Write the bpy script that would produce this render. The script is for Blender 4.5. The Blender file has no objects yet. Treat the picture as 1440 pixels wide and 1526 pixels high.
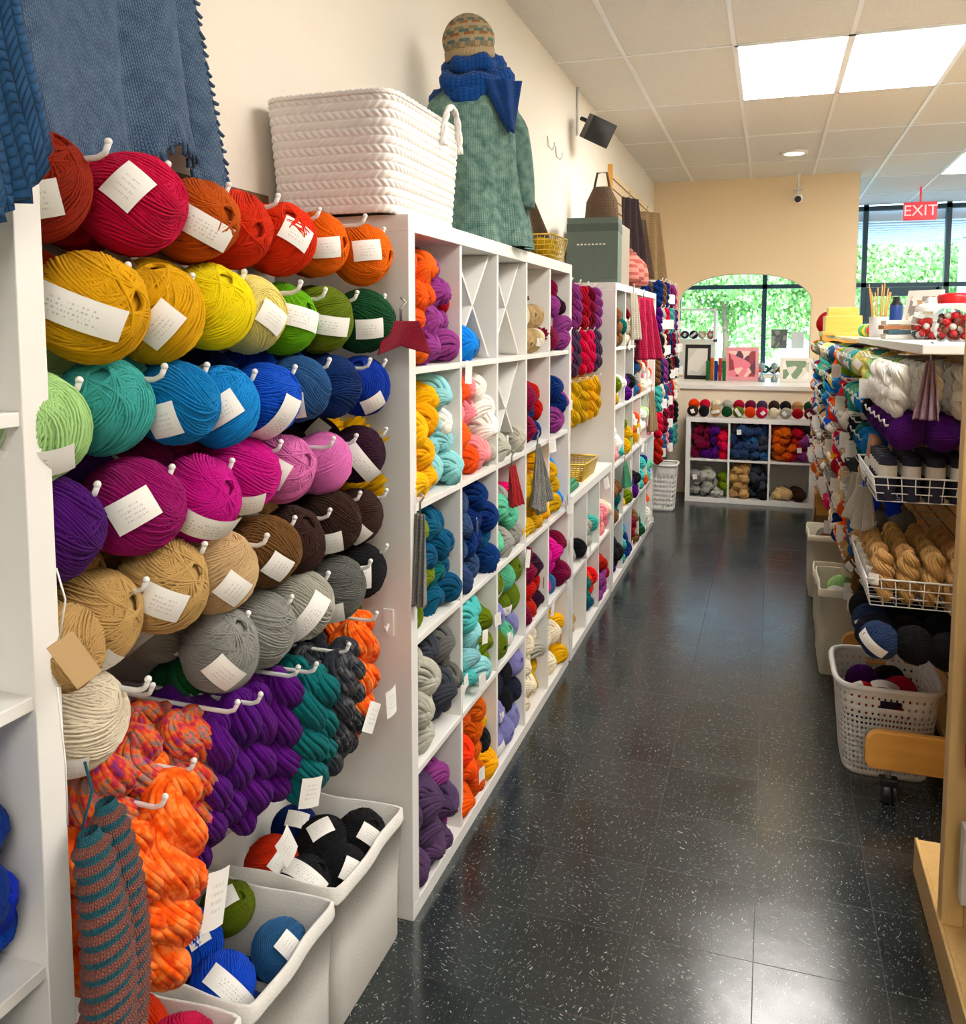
import bpy, math, random, bisect
from mathutils import Vector, Matrix, Euler
R = random.Random(7)
pi = math.pi
D = bpy.data
COL = bpy.context.scene.collection

def S(r, g, b, a=1.0):
    def f(c):
        c /= 255.0
        return c/12.92 if c <= 0.04045 else ((c+0.055)/1.055)**2.4
    return (f(r), f(g), f(b), a)

# ---------------------------------------------------------------- materials
def newmat(name):
    m = D.materials.new(name); m.use_nodes = True
    nt = m.node_tree
    return m, nt, nt.nodes['Principled BSDF']

def N(nt, t, **k):
    n = nt.nodes.new(t)
    for a, b in k.items(): setattr(n, a, b)
    return n

def Mth(nt, op, a, b=None, c=None):
    n = nt.nodes.new('ShaderNodeMath'); n.operation = op
    for i, x in enumerate((a, b, c)):
        if x is None: continue
        if isinstance(x, (int, float)): n.inputs[i].default_value = x
        else: nt.links.new(x, n.inputs[i])
    return n.outputs[0]

def MixC(nt, fac, a, b):
    n = nt.nodes.new('ShaderNodeMix'); n.data_type = 'RGBA'
    for i, x in ((0, fac), (6, a), (7, b)):
        if isinstance(x, (int, float)): n.inputs[i].default_value = x
        elif isinstance(x, tuple): n.inputs[i].default_value = x
        else: nt.links.new(x, n.inputs[i])
    return n.outputs[2]

def P(name, col, rough=0.5, metal=0.0, noise=None, bump=0.0, emit=None, var=0.12, spec=0.5):
    m, nt, b = newmat(name)
    b.inputs['Roughness'].default_value = rough
    b.inputs['Metallic'].default_value = metal
    b.inputs['Specular IOR Level'].default_value = spec
    b.inputs['Base Color'].default_value = col
    tc = N(nt, 'ShaderNodeTexCoord')
    nz = N(nt, 'ShaderNodeTexNoise'); nz.inputs['Scale'].default_value = noise or 8.0
    nz.inputs['Detail'].default_value = 4
    nt.links.new(tc.outputs['Object'], nz.inputs['Vector'])
    dk = tuple(c*(1-var) for c in col[:3])+(1,)
    nt.links.new(MixC(nt, nz.outputs['Fac'], dk, col), b.inputs['Base Color'])
    if bump:
        bp = N(nt, 'ShaderNodeBump'); bp.inputs['Strength'].default_value = bump
        bp.inputs['Distance'].default_value = 0.002
        nt.links.new(nz.outputs['Fac'], bp.inputs['Height'])
        nt.links.new(bp.outputs[0], b.inputs['Normal'])
    if emit:
        b.inputs['Emission Color'].default_value = emit[0]
        b.inputs['Emission Strength'].default_value = emit[1]
    return m

def yarn_material(name, tweed=None):
    m, nt, b = newmat(name)
    oi = N(nt, 'ShaderNodeObjectInfo'); tc = N(nt, 'ShaderNodeTexCoord')
    nz = N(nt, 'ShaderNodeTexNoise'); nz.inputs['Scale'].default_value = 3.0 if not tweed else 22
    nz.inputs['Detail'].default_value = 3
    nt.links.new(tc.outputs['Object'], nz.inputs['Vector'])
    hs = N(nt, 'ShaderNodeHueSaturation')
    nt.links.new(oi.outputs['Color'], hs.inputs['Color'])
    nt.links.new(Mth(nt, 'MULTIPLY_ADD', nz.outputs['Fac'], 0.4, 0.95), hs.inputs['Value'])
    nt.links.new(Mth(nt, 'MULTIPLY_ADD', oi.outputs['Random'], 0.016, 0.492), hs.inputs['Hue'])
    hs.inputs['Saturation'].default_value = 1.08
    src = hs.outputs[0]
    if tweed:
        cr = N(nt, 'ShaderNodeValToRGB')
        els = cr.color_ramp.elements
        els[0].position = .3; els[0].color = tweed[0]
        els[1].position = .42; els[1].color = tweed[1]
        for i, c in enumerate(tweed[2:]):
            e = els.new(.50+.07*i); e.color = c
        nz2 = N(nt, 'ShaderNodeTexNoise'); nz2.inputs['Scale'].default_value = 48; nz2.inputs['Detail'].default_value = 2
        nt.links.new(tc.outputs['Object'], nz2.inputs['Vector'])
        nt.links.new(nz2.outputs['Fac'], cr.inputs[0])
        src = MixC(nt, .75, hs.outputs[0], cr.outputs[0])
    nt.links.new(src, b.inputs['Base Color'])
    b.inputs['Roughness'].default_value = 0.9
    b.inputs['Specular IOR Level'].default_value = .1
    b.inputs['Sheen Weight'].default_value = 0.05
    b.inputs['Sheen Roughness'].default_value = 0.5
    f = N(nt, 'ShaderNodeTexNoise'); f.inputs['Scale'].default_value = 45 if not tweed else 350
    f.inputs['Detail'].default_value = 8; f.inputs['Roughness'].default_value = .7
    nt.links.new(tc.outputs['Object'], f.inputs['Vector'])
    bp = N(nt, 'ShaderNodeBump'); bp.inputs['Strength'].default_value = .6; bp.inputs['Distance'].default_value = .015 if not tweed else .001
    nt.links.new(f.outputs['Fac'], bp.inputs['Height']); nt.links.new(bp.outputs[0], b.inputs['Normal'])
    return m

def knit(name, c1, c2, nu=40, nv=60, stripes=None, heather=.5):
    """V-stitch knit in UV space"""
    m, nt, b = newmat(name)
    tc = N(nt, 'ShaderNodeTexCoord'); sp = N(nt, 'ShaderNodeSeparateXYZ')
    nt.links.new(tc.outputs['UV'], sp.inputs[0])
    u = Mth(nt, 'MULTIPLY', sp.outputs[0], nu); v = Mth(nt, 'MULTIPLY', sp.outputs[1], nv)
    pu = Mth(nt, 'PINGPONG', u, .5)
    w = Mth(nt, 'ADD', v, Mth(nt, 'MULTIPLY', pu, 1.2))
    h = Mth(nt, 'ABSOLUTE', Mth(nt, 'SINE', Mth(nt, 'MULTIPLY', w, pi)))
    h2 = Mth(nt, 'MULTIPLY', h, Mth(nt, 'ABSOLUTE', Mth(nt, 'SINE', Mth(nt, 'MULTIPLY', u, 2*pi))))
    h3 = Mth(nt, 'POWER', h2, .5)
    nz = N(nt, 'ShaderNodeTexNoise'); nz.inputs['Scale'].default_value = 35; nz.inputs['Detail'].default_value = 4
    nt.links.new(tc.outputs['Object'], nz.inputs['Vector'])
    fac = Mth(nt, 'MULTIPLY_ADD', nz.outputs['Fac'], heather*2, .5-heather)
    fac.node.use_clamp = True
    base = MixC(nt, fac, c1, c2)
    if stripes:
        n, cc = stripes
        st = Mth(nt, 'GREATER_THAN', Mth(nt, 'FRACT', Mth(nt, 'MULTIPLY', sp.outputs[1], n)), .55)
        base = MixC(nt, st, base, cc)
    dark = MixC(nt, .5, base, (0.0, 0.0, 0.0, 1))  # crease shade between stitches, painted into the base colour
    nt.links.new(MixC(nt, h3, dark, base), b.inputs['Base Color'])
    b.inputs['Roughness'].default_value = .9; b.inputs['Sheen Weight'].default_value = .1
    b.inputs['Specular IOR Level'].default_value = .1
    bp = N(nt, 'ShaderNodeBump'); bp.inputs['Strength'].default_value = .9; bp.inputs['Distance'].default_value = .003
    nt.links.new(h3, bp.inputs['Height']); nt.links.new(bp.outputs[0], b.inputs['Normal'])
    return m

def wood(name, c1, c2, rough=.4, axis=2):
    m, nt, b = newmat(name)
    tc = N(nt, 'ShaderNodeTexCoord'); mp = N(nt, 'ShaderNodeMapping')
    sc = [14, 14, 14]; sc[axis] = 1.2
    mp.inputs['Scale'].default_value = sc
    nt.links.new(tc.outputs['Object'], mp.inputs[0])
    nz = N(nt, 'ShaderNodeTexNoise'); nz.inputs['Scale'].default_value = 3; nz.inputs['Detail'].default_value = 6
    nz.inputs['Distortion'].default_value = .6
    nt.links.new(mp.outputs[0], nz.inputs['Vector'])
    nt.links.new(MixC(nt, nz.outputs['Fac'], c1, c2), b.inputs['Base Color'])
    b.inputs['Roughness'].default_value = rough
    return m

def floor_material():
    m, nt, b = newmat('black_speckled_vinyl')
    tc = N(nt, 'ShaderNodeTexCoord'); sp = N(nt, 'ShaderNodeSeparateXYZ')
    nt.links.new(tc.outputs['Object'], sp.inputs[0])
    T = .3048
    x = Mth(nt, 'DIVIDE', sp.outputs[0], T); y = Mth(nt, 'DIVIDE', sp.outputs[1], T)
    par = Mth(nt, 'MODULO', Mth(nt, 'ABSOLUTE', Mth(nt, 'ADD', Mth(nt, 'FLOOR', x), Mth(nt, 'FLOOR', y))), 2)
    def flecks(sx, sy, th, rot):
        mp = N(nt, 'ShaderNodeMapping'); mp.inputs['Scale'].default_value = (sx, sy, 1)
        m2 = N(nt, 'ShaderNodeMapping'); m2.inputs['Rotation'].default_value = (0, 0, rot)
        nt.links.new(tc.outputs['Object'], m2.inputs[0]); nt.links.new(m2.outputs[0], mp.inputs[0])
        n = N(nt, 'ShaderNodeTexNoise'); n.inputs['Scale'].default_value = 1; n.inputs['Detail'].default_value = 1.5
        n.inputs['Roughness'].default_value = .5; n.inputs['Distortion'].default_value = .6
        nt.links.new(mp.outputs[0], n.inputs['Vector'])
        r = N(nt, 'ShaderNodeMapRange'); r.inputs[1].default_value = th; r.inputs[2].default_value = th+.05
        nt.links.new(n.outputs['Fac'], r.inputs[0]); return r.outputs[0]
    fa = flecks(270, 60, .668, .35); fb = flecks(60, 270, .668, .25); fc = flecks(230, 80, .685, -.7)
    fmix = N(nt, 'ShaderNodeMix'); nt.links.new(par, fmix.inputs[0]); nt.links.new(fa, fmix.inputs[2]); nt.links.new(fb, fmix.inputs[3])
    fl = Mth(nt, 'MAXIMUM', fmix.outputs[0], fc)
    nz = N(nt, 'ShaderNodeTexNoise'); nz.inputs['Scale'].default_value = 6; nz.inputs['Detail'].default_value = 5
    nt.links.new(tc.outputs['Object'], nz.inputs['Vector'])
    base = MixC(nt, nz.outputs['Fac'], S(24, 29, 30), S(44, 51, 52))
    tint = MixC(nt, Mth(nt, 'MULTIPLY', par, .15), base, S(62, 70, 72))
    c = MixC(nt, Mth(nt, 'MULTIPLY', fl, .68), tint, S(188, 196, 186))
    def seam(q):
        f = Mth(nt, 'FRACT', q)
        return Mth(nt, 'LESS_THAN', Mth(nt, 'MINIMUM', f, Mth(nt, 'SUBTRACT', 1.0, f)), .0045)
    sm = Mth(nt, 'MAXIMUM', seam(x), seam(y))
    c = MixC(nt, Mth(nt, 'MULTIPLY', sm, .75), c, S(6, 7, 7))
    nt.links.new(c, b.inputs['Base Color'])
    nt.links.new(Mth(nt, 'ADD', Mth(nt, 'MULTIPLY_ADD', nz.outputs['Fac'], .16, .13), Mth(nt, 'MULTIPLY', sm, .2)), b.inputs['Roughness'])
    b.inputs['Specular IOR Level'].default_value = .65
    bp = N(nt, 'ShaderNodeBump'); bp.inputs['Strength'].default_value = .14; bp.inputs['Distance'].default_value = .004
    n3 = N(nt, 'ShaderNodeTexNoise'); n3.inputs['Scale'].default_value = 9
    nt.links.new(tc.outputs['Object'], n3.inputs['Vector'])
    nt.links.new(n3.outputs['Fac'], bp.inputs['Height'])
    nt.links.new(bp.outputs[0], b.inputs['Normal'])
    return m

def label_material():
    m, nt, b = newmat('paper_label')
    tc = N(nt, 'ShaderNodeTexCoord'); sp = N(nt, 'ShaderNodeSeparateXYZ')
    nt.links.new(tc.outputs['UV'], sp.inputs[0])
    u, v = sp.outputs[0], sp.outputs[1]
    lines = Mth(nt, 'GREATER_THAN', Mth(nt, 'FRACT', Mth(nt, 'MULTIPLY', v, 7)), .6)
    cmb = N(nt, 'ShaderNodeCombineXYZ')
    oi = N(nt, 'ShaderNodeObjectInfo')
    nt.links.new(Mth(nt, 'ADD', Mth(nt, 'MULTIPLY', u, 30), Mth(nt, 'MULTIPLY', oi.outputs['Random'], 99)), cmb.inputs[0]); nt.links.new(Mth(nt, 'MULTIPLY', Mth(nt, 'FLOOR', Mth(nt, 'MULTIPLY', v, 7)), 9), cmb.inputs[1])
    nz = N(nt, 'ShaderNodeTexNoise'); nz.inputs['Scale'].default_value = 1; nt.links.new(cmb.outputs[0], nz.inputs['Vector'])
    t = Mth(nt, 'GREATER_THAN', nz.outputs['Fac'], .52)
    inn = Mth(nt, 'LESS_THAN', Mth(nt, 'ABSOLUTE', Mth(nt, 'SUBTRACT', u, .5)), .26)
    inv = Mth(nt, 'LESS_THAN', Mth(nt, 'ABSOLUTE', Mth(nt, 'SUBTRACT', v, .5)), .30)
    f = Mth(nt, 'MULTIPLY', Mth(nt, 'MULTIPLY', lines, t), Mth(nt, 'MULTIPLY', inn, inv))
    nt.links.new(MixC(nt, Mth(nt, 'MULTIPLY', f, .45), S(236, 234, 228), S(90, 90, 95)), b.inputs['Base Color'])
    b.inputs['Roughness'].default_value = .6
    return m

def print_material(name, cols, scale=6):
    m, nt, b = newmat(name)
    tc = N(nt, 'ShaderNodeTexCoord'); v = N(nt, 'ShaderNodeTexVoronoi'); v.inputs['Scale'].default_value = scale
    nt.links.new(tc.outputs['Object'], v.inputs['Vector'])
    sp = N(nt, 'ShaderNodeSeparateColor'); nt.links.new(v.outputs['Color'], sp.inputs[0])
    cr = N(nt, 'ShaderNodeValToRGB'); cr.color_ramp.interpolation = 'CONSTANT'
    els = cr.color_ramp.elements
    els[0].position = 0; els[0].color = cols[0]; els[1].position = 1/len(cols); els[1].color = cols[1]
    for i, c in enumerate(cols[2:]):
        e = els.new((i+2)/len(cols)); e.color = c
    nt.links.new(sp.outputs[0], cr.inputs[0]); nt.links.new(cr.outputs[0], b.inputs['Base Color'])
    b.inputs['Roughness'].default_value = .5
    return m

WHITE = P('white_laminate', S(234, 232, 227), .38, var=.03)
WALL = P('warm_white_paint', S(232, 225, 211), .85, noise=60, bump=.15, var=.04)
WALLF = P('peach_paint', S(242, 220, 182), .85, noise=60, bump=.15, var=.04)
WALLH = P('beige_paint', S(230, 216, 192), .85, var=.04)
FLOOR = floor_material()
CEILM = P('acoustic_tile', S(238, 235, 228), .95, noise=130, bump=.8, var=.30)
TBAR = P('tbar_white', S(240, 241, 242), .4, var=.02)
TROF = P('troffer_diffuser', S(255, 255, 250), .5, emit=((1.0, .965, .91, 1), 20.0), var=.01)
SPOT = P('spot_lamp', S(255, 240, 210), .5, emit=((1.0, .75, .4, 1), 40.0), var=.01)
YARN = yarn_material('wool_yarn')
TWO = yarn_material('tweed_orange', [S(190, 50, 8), S(232, 84, 12), S(240, 104, 20), S(244, 140, 66)])
TWR = yarn_material('tweed_rainbow', [S(80, 50, 120), S(210, 60, 50), S(224, 124, 40), S(70, 130, 130), S(232, 110, 100)])
TWG = yarn_material('tweed_dark', [S(24, 26, 32), S(44, 48, 54), S(30, 30, 34), S(92, 92, 94)])
LAB = label_material()
PAPER = P('paper', S(236, 234, 226), .7, var=.04)
KRAFT = P('kraft_tag', S(205, 170, 120), .8, var=.1)
PEGM = P('white_peg', S(228, 226, 222), .3, var=.02)
BINF = P('bin_fabric', S(226, 223, 216), .9, noise=250, bump=.6, var=.12)
BINB = P('beige_bin', S(222, 216, 194), .7, noise=60, var=.08)
PLAST = P('white_plastic', S(236, 234, 230), .45, var=.03)
SLW = P('slatwall_white', S(224, 220, 210), .5, var=.03)
GROOVE = P('slat_groove', S(120, 85, 55), .6, var=.2)
MAPLE = wood('maple', S(214, 172, 104), S(238, 204, 142), .4)
MAPLEY = wood('maple_y', S(200, 148, 82), S(226, 182, 112), .4, axis=1)
HONEY = wood('honey_wood', S(210, 146, 56), S(236, 180, 92), .35, axis=0)
BLACK = P('black_plastic', S(22, 22, 24), .4, var=.1)
DKFR = P('dark_window_frame', S(30, 70, 88), .4, var=.1)
WIRE = P('white_wire', S(235, 235, 232), .35, var=.02)
CHROME = P('metal', S(170, 170, 168), .3, metal=.9, var=.05)
REDP = P('red_gloss', S(200, 24, 26), .3, var=.1)
GLASSJ = P('jar_glass', S(225, 232, 232), .05, var=.02); GLASSJ.node_tree.nodes['Principled BSDF'].inputs['Transmission Weight'].default_value = 1.0
GLASSJ.node_tree.nodes['Principled BSDF'].inputs['IOR'].default_value = 1.1
GOLDW = P('gold_wire', S(200, 165, 60), .35, metal=.5)

# ---------------------------------------------------------------- mesh builder
class MB:
    def __init__(s): s.v = []; s.f = []; s.m = []; s.uv = []; s.sm = []
    def face(s, idx, m=0, uv=None, sm=False):
        s.f.append(idx); s.m.append(m); s.uv.append(uv or [(0, 0)]*len(idx)); s.sm.append(sm)
    def box(s, x0, x1, y0, y1, z0, z1, m=0, M=None):
        b = len(s.v)
        pts = [Vector((x, y, z)) for x in (x0, x1) for y in (y0, y1) for z in (z0, z1)]
        if M is not None: pts = [M @ p for p in pts]
        s.v += [tuple(p) for p in pts]
        for f in ((0, 1, 3, 2), (4, 6, 7, 5), (0, 4, 5, 1), (2, 3, 7, 6), (0, 2, 6, 4), (1, 5, 7, 3)):
            s.face([b+i for i in f], m, [(0, 0), (0, 1), (1, 1), (1, 0)])
        return s
    def grid(s, fn, nu, nv, m=0, cu=False, cv=False, skip=None, mf=None, sm=True):
        b = len(s.v); ru = nu if cu else nu+1; rv = nv if cv else nv+1
        for j in range(rv):
            for i in range(ru): s.v.append(tuple(fn(i/nu, j/nv)))
        for j in range(nv):
            for i in range(nu):
                if skip and skip(i, j): continue
                i2 = (i+1) % ru; j2 = (j+1) % rv
                s.face([b+j*ru+i, b+j*ru+i2, b+j2*ru+i2, b+j2*ru+i], mf(i, j) if mf else m,
                       [(i/nu, j/nv), ((i+1)/nu, j/nv), ((i+1)/nu, (j+1)/nv), (i/nu, (j+1)/nv)], sm)
        return s
    def tube(s, pts, r, n=6, m=0, closed=False):
        pts = [Vector(p) for p in pts]; L = len(pts); b = len(s.v)
        up = None
        for k, p in enumerate(pts):
            if closed: t = pts[(k+1) % L]-pts[k-1]
            else: t = pts[min(k+1, L-1)]-pts[max(k-1, 0)]
            t.normalize()
            if up is None:
                up = Vector((0, 0, 1)) if abs(t.z) < .9 else Vector((1, 0, 0))
            up = (up - t*up.dot(t)); up.normalize()
            w = t.cross(up); rr = r[k] if isinstance(r, (list, tuple)) else r
            for i in range(n):
                a = 2*pi*i/n
                s.v.append(tuple(p+(up*math.cos(a)+w*math.sin(a))*rr))
        for k in range(L if closed else L-1):
            k2 = (k+1) % L
            for i in range(n):
                i2 = (i+1) % n
                s.face([b+k*n+i, b+k*n+i2, b+k2*n+i2, b+k2*n+i], m, None, True)
        if not closed:
            s.face([b+i for i in range(n)][::-1], m); s.face([b+(L-1)*n+i for i in range(n)], m)
        return s
    def lathe(s, prof, n=24, c=(0, 0, 0), sx=1, sy=1, m=0, mf=None):
        K = len(prof)-1
        def fn(u, v):
            k = min(int(round(v*K)), K); r, z = prof[k]; a = 2*pi*u
            return (c[0]+r*sx*math.cos(a), c[1]+r*sy*math.sin(a), c[2]+z)
        return s.grid(fn, n, K, m, cu=True, mf=mf)
    def ball(s, c, r, n=12, m=0, sx=1, sy=1, sz=1):
        return s.lathe([(max(1e-4, math.sin(pi*k/n))*r, -math.cos(pi*k/n)*r*sz) for k in range(n+1)], n*2, c, sx, sy, m)
    def mesh(s, name, mats):
        me = D.meshes.new(name); me.from_pydata(s.v, [], s.f)
        for mt in mats: me.materials.append(mt)
        me.polygons.foreach_set('material_index', s.m)
        me.polygons.foreach_set('use_smooth', s.sm)
        ul = me.uv_layers.new(name='UVMap')
        flat = []
        for q in s.uv:
            for a in q: flat += [a[0], a[1]]
        ul.data.foreach_set('uv', flat)
        me.update(); return me
    def make(s, name, mats, parent=None, loc=(0, 0, 0), rot=(0, 0, 0), bevel=0, solid=0):
        o = D.objects.new(name, s.mesh(name, mats)); COL.objects.link(o)
        o.location = loc; o.rotation_euler = rot
        if parent: o.parent = parent
        if solid:
            md = o.modifiers.new('sol', 'SOLIDIFY'); md.thickness = solid; md.offset = 0
        if bevel:
            md = o.modifiers.new('bev', 'BEVEL'); md.width = bevel; md.segments = 2; md.limit_method = 'ANGLE'
        return o

def empty(name, loc=(0, 0, 0), rot=(0, 0, 0), parent=None):
    o = D.objects.new(name, None); COL.objects.link(o); o.location = loc; o.rotation_euler = rot
    o.empty_display_size = .1
    if parent: o.parent = parent
    return o

def inst(me, name, M, parent, color=None, sc=None):
    o = D.objects.new(name, me); COL.objects.link(o)
    if sc is not None: M = M @ Matrix.Diagonal((*sc, 1)) if not isinstance(sc, float) else M @ Matrix.Scale(sc, 4)
    o.matrix_basis = M
    if color: o.color = color
    if parent: o.parent = parent
    return o

def interp(tab, x):
    for (a, b), (c, d) in zip(tab, tab[1:]):
        if x <= c:
            t = 0 if c == a else max(0, (x-a)/(c-a)); return b+(d-b)*t
    return tab[-1][1]

# ---------------------------------------------------------------- yarn meshes (shared)
def ball_mesh(name, turns, seg, tr, sides, mats, seed):
    """two winding layers of near-meridian strands: bundles lie parallel and gather round the centre holes"""
    rr = random.Random(seed); mb = MB()
    mb.ball((0, 0, 0), .92, 12, 0, sz=.88)
    pts = []
    jit = [rr.uniform(-1, 1) for _ in range(turns*2+2)]
    for k in range(turns*seg):
        t = k/seg; q = t/turns
        layer = min(1, int(q*2)); ql = q*2-layer
        j = jit[int(t*2)]*(1-(t*2 % 1))+jit[int(t*2)+1]*(t*2 % 1)
        tilt = math.radians([64, 77][layer]+7*math.sin(ql*7+seed)+2.6*j)
        a = 2*pi*t; ph = pi*2*ql+layer*1.3+seed+.03*j
        p = Vector((math.cos(a), math.sin(a), 0))
        p = Matrix.Rotation(ph, 3, 'Z') @ (Matrix.Rotation(tilt, 3, 'X') @ p)
        p = Matrix.Rotation(1.0*p.z, 3, 'Z') @ p
        r = .945+.022*layer+.022*math.sin(ql*2*pi*5+seed)+.010*j
        # soft lumpy shape
        r *= 1+.03*math.sin(3*p.x+seed)*math.cos(2.5*p.y+seed)
        pts.append((p.x*r, p.y*r, p.z*r*.92))
    mb.tube(pts, tr, sides, 0)
    return mb.mesh(name, mats)

def hank_mesh(name, L, Rr, r, turns, ns, strands, mats, seed=0, sides=5):
    rr = random.Random(seed); mb = MB()
    for ply in (0, 1):
        off = ply*pi
        def ang(s): return off+2*pi*turns*s+.25*math.sin(9*s+seed)
        def C(s):
            env = min(1, (max(0, math.sin(pi*s))*1.8))**.6
            a = ang(s)
            return Vector((Rr*env*math.cos(a), Rr*env*math.sin(a), -L*s))
        frames = []
        for k in range(ns+1):
            s = k/ns; c = C(s); t = (C(min(1, s+.005))-C(max(0, s-.005))).normalized()
            a = ang(s)
            n1 = Vector((math.cos(a), math.sin(a), 0)); n1 = (n1-t*n1.dot(t)).normalized(); n2 = t.cross(n1)
            env = (.25+.75*min(1, max(0, math.sin(pi*s))*2.4)**.6)*(1+.07*math.sin(11*s+seed+ply))
            frames.append((s, c, n1, n2, env, a))
        def fn(u, v):
            s, c, n1, n2, env, a = frames[int(round(v*ns))]; ph = 2*pi*u
            return c+(n1*math.cos(ph)+n2*math.sin(ph))*r*env*.86
        mb.grid(fn, 10, ns, 0, cu=True)
        sr = pi*r/strands*1.22
        for q in range(strands):
            ph0 = 2*pi*q/strands; w = rr.uniform(-.05, .08); pf = rr.uniform(0, 6)
            pts = []; rad = []
            for (s, c, n1, n2, env, a) in frames:
                # counter-rotate against the ply helix so strands run along the ply, as in a plied skein
                ph = ph0+(a-off)*.96+.14*math.sin(7*s+pf)
                R_ = r*env*(.90+w*math.sin(8*s+pf)+.03)
                pts.append(c+(n1*math.cos(ph)+n2*math.sin(ph))*R_); rad.append(sr*(.55+.45*env))
            mb.tube(pts, rad, sides, 0)
    mb.ball((0, 0, -L+.004), r*.55, 6, 0); mb.ball((0, 0, -.004), r*.55, 6, 0)
    return mb.mesh(name, mats)

BALLS = [ball_mesh('ball_hd%d' % i, 112, 30, .027, 5, [YARN], i*3+1) for i in range(4)]
BALLLO = [ball_mesh('ball_lo', 66, 18, .042, 4, [YARN], 5)]
HANKS = [hank_mesh('hank%d' % i, .27, .0185, .0245, 1.5+.25*i, 50, 14, [YARN], i, 4) for i in range(3)]
HANKH = [hank_mesh('hankh%d' % i, .27, .0185, .0235, 1.8+.25*i, 70, 18, [YARN], i) for i in range(2)]
HANK_TWO = hank_mesh('hank_two', .27, .020, .025, 1.7, 70, 17, [TWO], 1)
HANK_TWR = hank_mesh('hank_twr', .27, .019, .024, 1.9, 70, 17, [TWR], 2)
HANK_TWG = hank_mesh('hank_twg', .27, .018, .022, 2.1, 70, 18, [TWG], 3)
def patch(name, au, av):
    lb = MB(); lb.grid(lambda u, v: (1.045*math.cos((u-.5)*au)*math.cos((v-.5)*av), 1.045*math.sin((u-.5)*au), 1.045*math.sin((v-.5)*av)), 12, 6, 0)
    return lb.mesh(name, [LAB])
LABME = patch('ball_label', .85, .6); LABS = [LABME, patch('ball_label_b', 1.7, .55), patch('ball_label_c', .62, .75)]
lb = MB(); lb.grid(lambda u, v: (.004*math.sin(u*3), (u-.5)*.05, -v*.075), 4, 4, 0)
TAGME = lb.mesh('hang_tag', [LAB])

def dirM(d, roll=0):
    d = Vector(d).normalized(); up = Vector((0, 0, 1)); y = up.cross(d).normalized(); z = d.cross(y)
    M = Matrix((d, y, z)).transposed().to_4x4()
    return M @ Matrix.Rotation(roll, 4, 'X')

def put_ball(parent, p, r, col, label=True, lo=False, axis=None, ldir=None, name='ball'):
    me = R.choice(BALLLO if lo else BALLS)
    ax = Vector(axis or (.7, .3, .4)); ax = ax+Vector((R.uniform(-.6, .6), R.uniform(-.9, .9), R.uniform(-.7, .7)))
    q = ax.normalized().to_track_quat('Z', 'X').to_matrix().to_4x4() @ Matrix.Rotation(R.uniform(0, 6), 4, 'Z')
    inst(me, name, Matrix.Translation(p) @ q, parent, col, (r*R.uniform(.96, 1.03), r*R.uniform(.90, 1.0), r*R.uniform(1.0, 1.14)))
    if label:
        d = ldir or (R.uniform(.5, .9), R.uniform(-.9, -.3), R.uniform(-.55, .15))
        inst(R.choice(LABS), 'label', Matrix.Translation(p) @ dirM(d, R.uniform(-1.0, 1.0)), parent, None, (r, r, r))

def put_hank(parent, p, col, M=None, me=None, sc=1.0, name='hank'):
    me = me or R.choice(HANKS)
    inst(me, name, Matrix.Translation(p) @ (M or Matrix.Identity(4)) @ Matrix.Rotation(R.uniform(0, 6), 4, 'Z'), parent, col, (sc*1.18, sc*1.18, sc))

# ---------------------------------------------------------------- palette
C = dict(dkred=S(150, 26, 14), crimson=S(206, 6, 66), rust=S(196, 82, 10), red=S(214, 40, 12), redor=S(232, 74, 12), orange=S(246, 104, 16),
 gold=S(230, 168, 12), yellow=S(246, 196, 16), bright=S(250, 226, 24), pale=S(242, 228, 140), lime=S(112, 176, 22), olive=S(98, 116, 18), dkgreen=S(24, 74, 40),
 mint=S(178, 218, 148), teal=S(78, 170, 162), blue=S(6, 122, 194), peri=S(66, 142, 218), royal=S(6, 74, 204), steel=S(56, 96, 142), navy=S(22, 46, 102), royal2=S(8, 50, 160),
 purple=S(74, 14, 104), mag2=S(156, 4, 106), magenta=S(200, 4, 130), pink=S(220, 124, 184), wine=S(46, 14, 36), tan=S(194, 156, 106), beige=S(202, 174, 130), brown=S(114, 80, 48),
 dkbrown=S(52, 31, 24), cream=S(230, 218, 194), grey=S(142, 142, 136), ltgrey=S(172, 170, 158), dgrey=S(94, 94, 90), black=S(20, 20, 24), dkteal=S(4, 96, 96), petrol=S(6, 76, 110),
 mauve=S(136, 64, 128), brick=S(172, 48, 54), salmon=S(226, 104, 70), burg=S(112, 14, 48), ice=S(142, 198, 202), pinkl=S(234, 150, 155), white=S(236, 234, 226), slate=S(46, 64, 98),
 mustard=S(200, 156, 14), char=S(54, 57, 66), lilac=S(146, 144, 198), seafoam=S(104, 186, 150), plum=S(78, 58, 88), rosy=S(212, 44, 102), charb=S(32, 36, 54), aqua=S(90, 182, 178))

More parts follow.
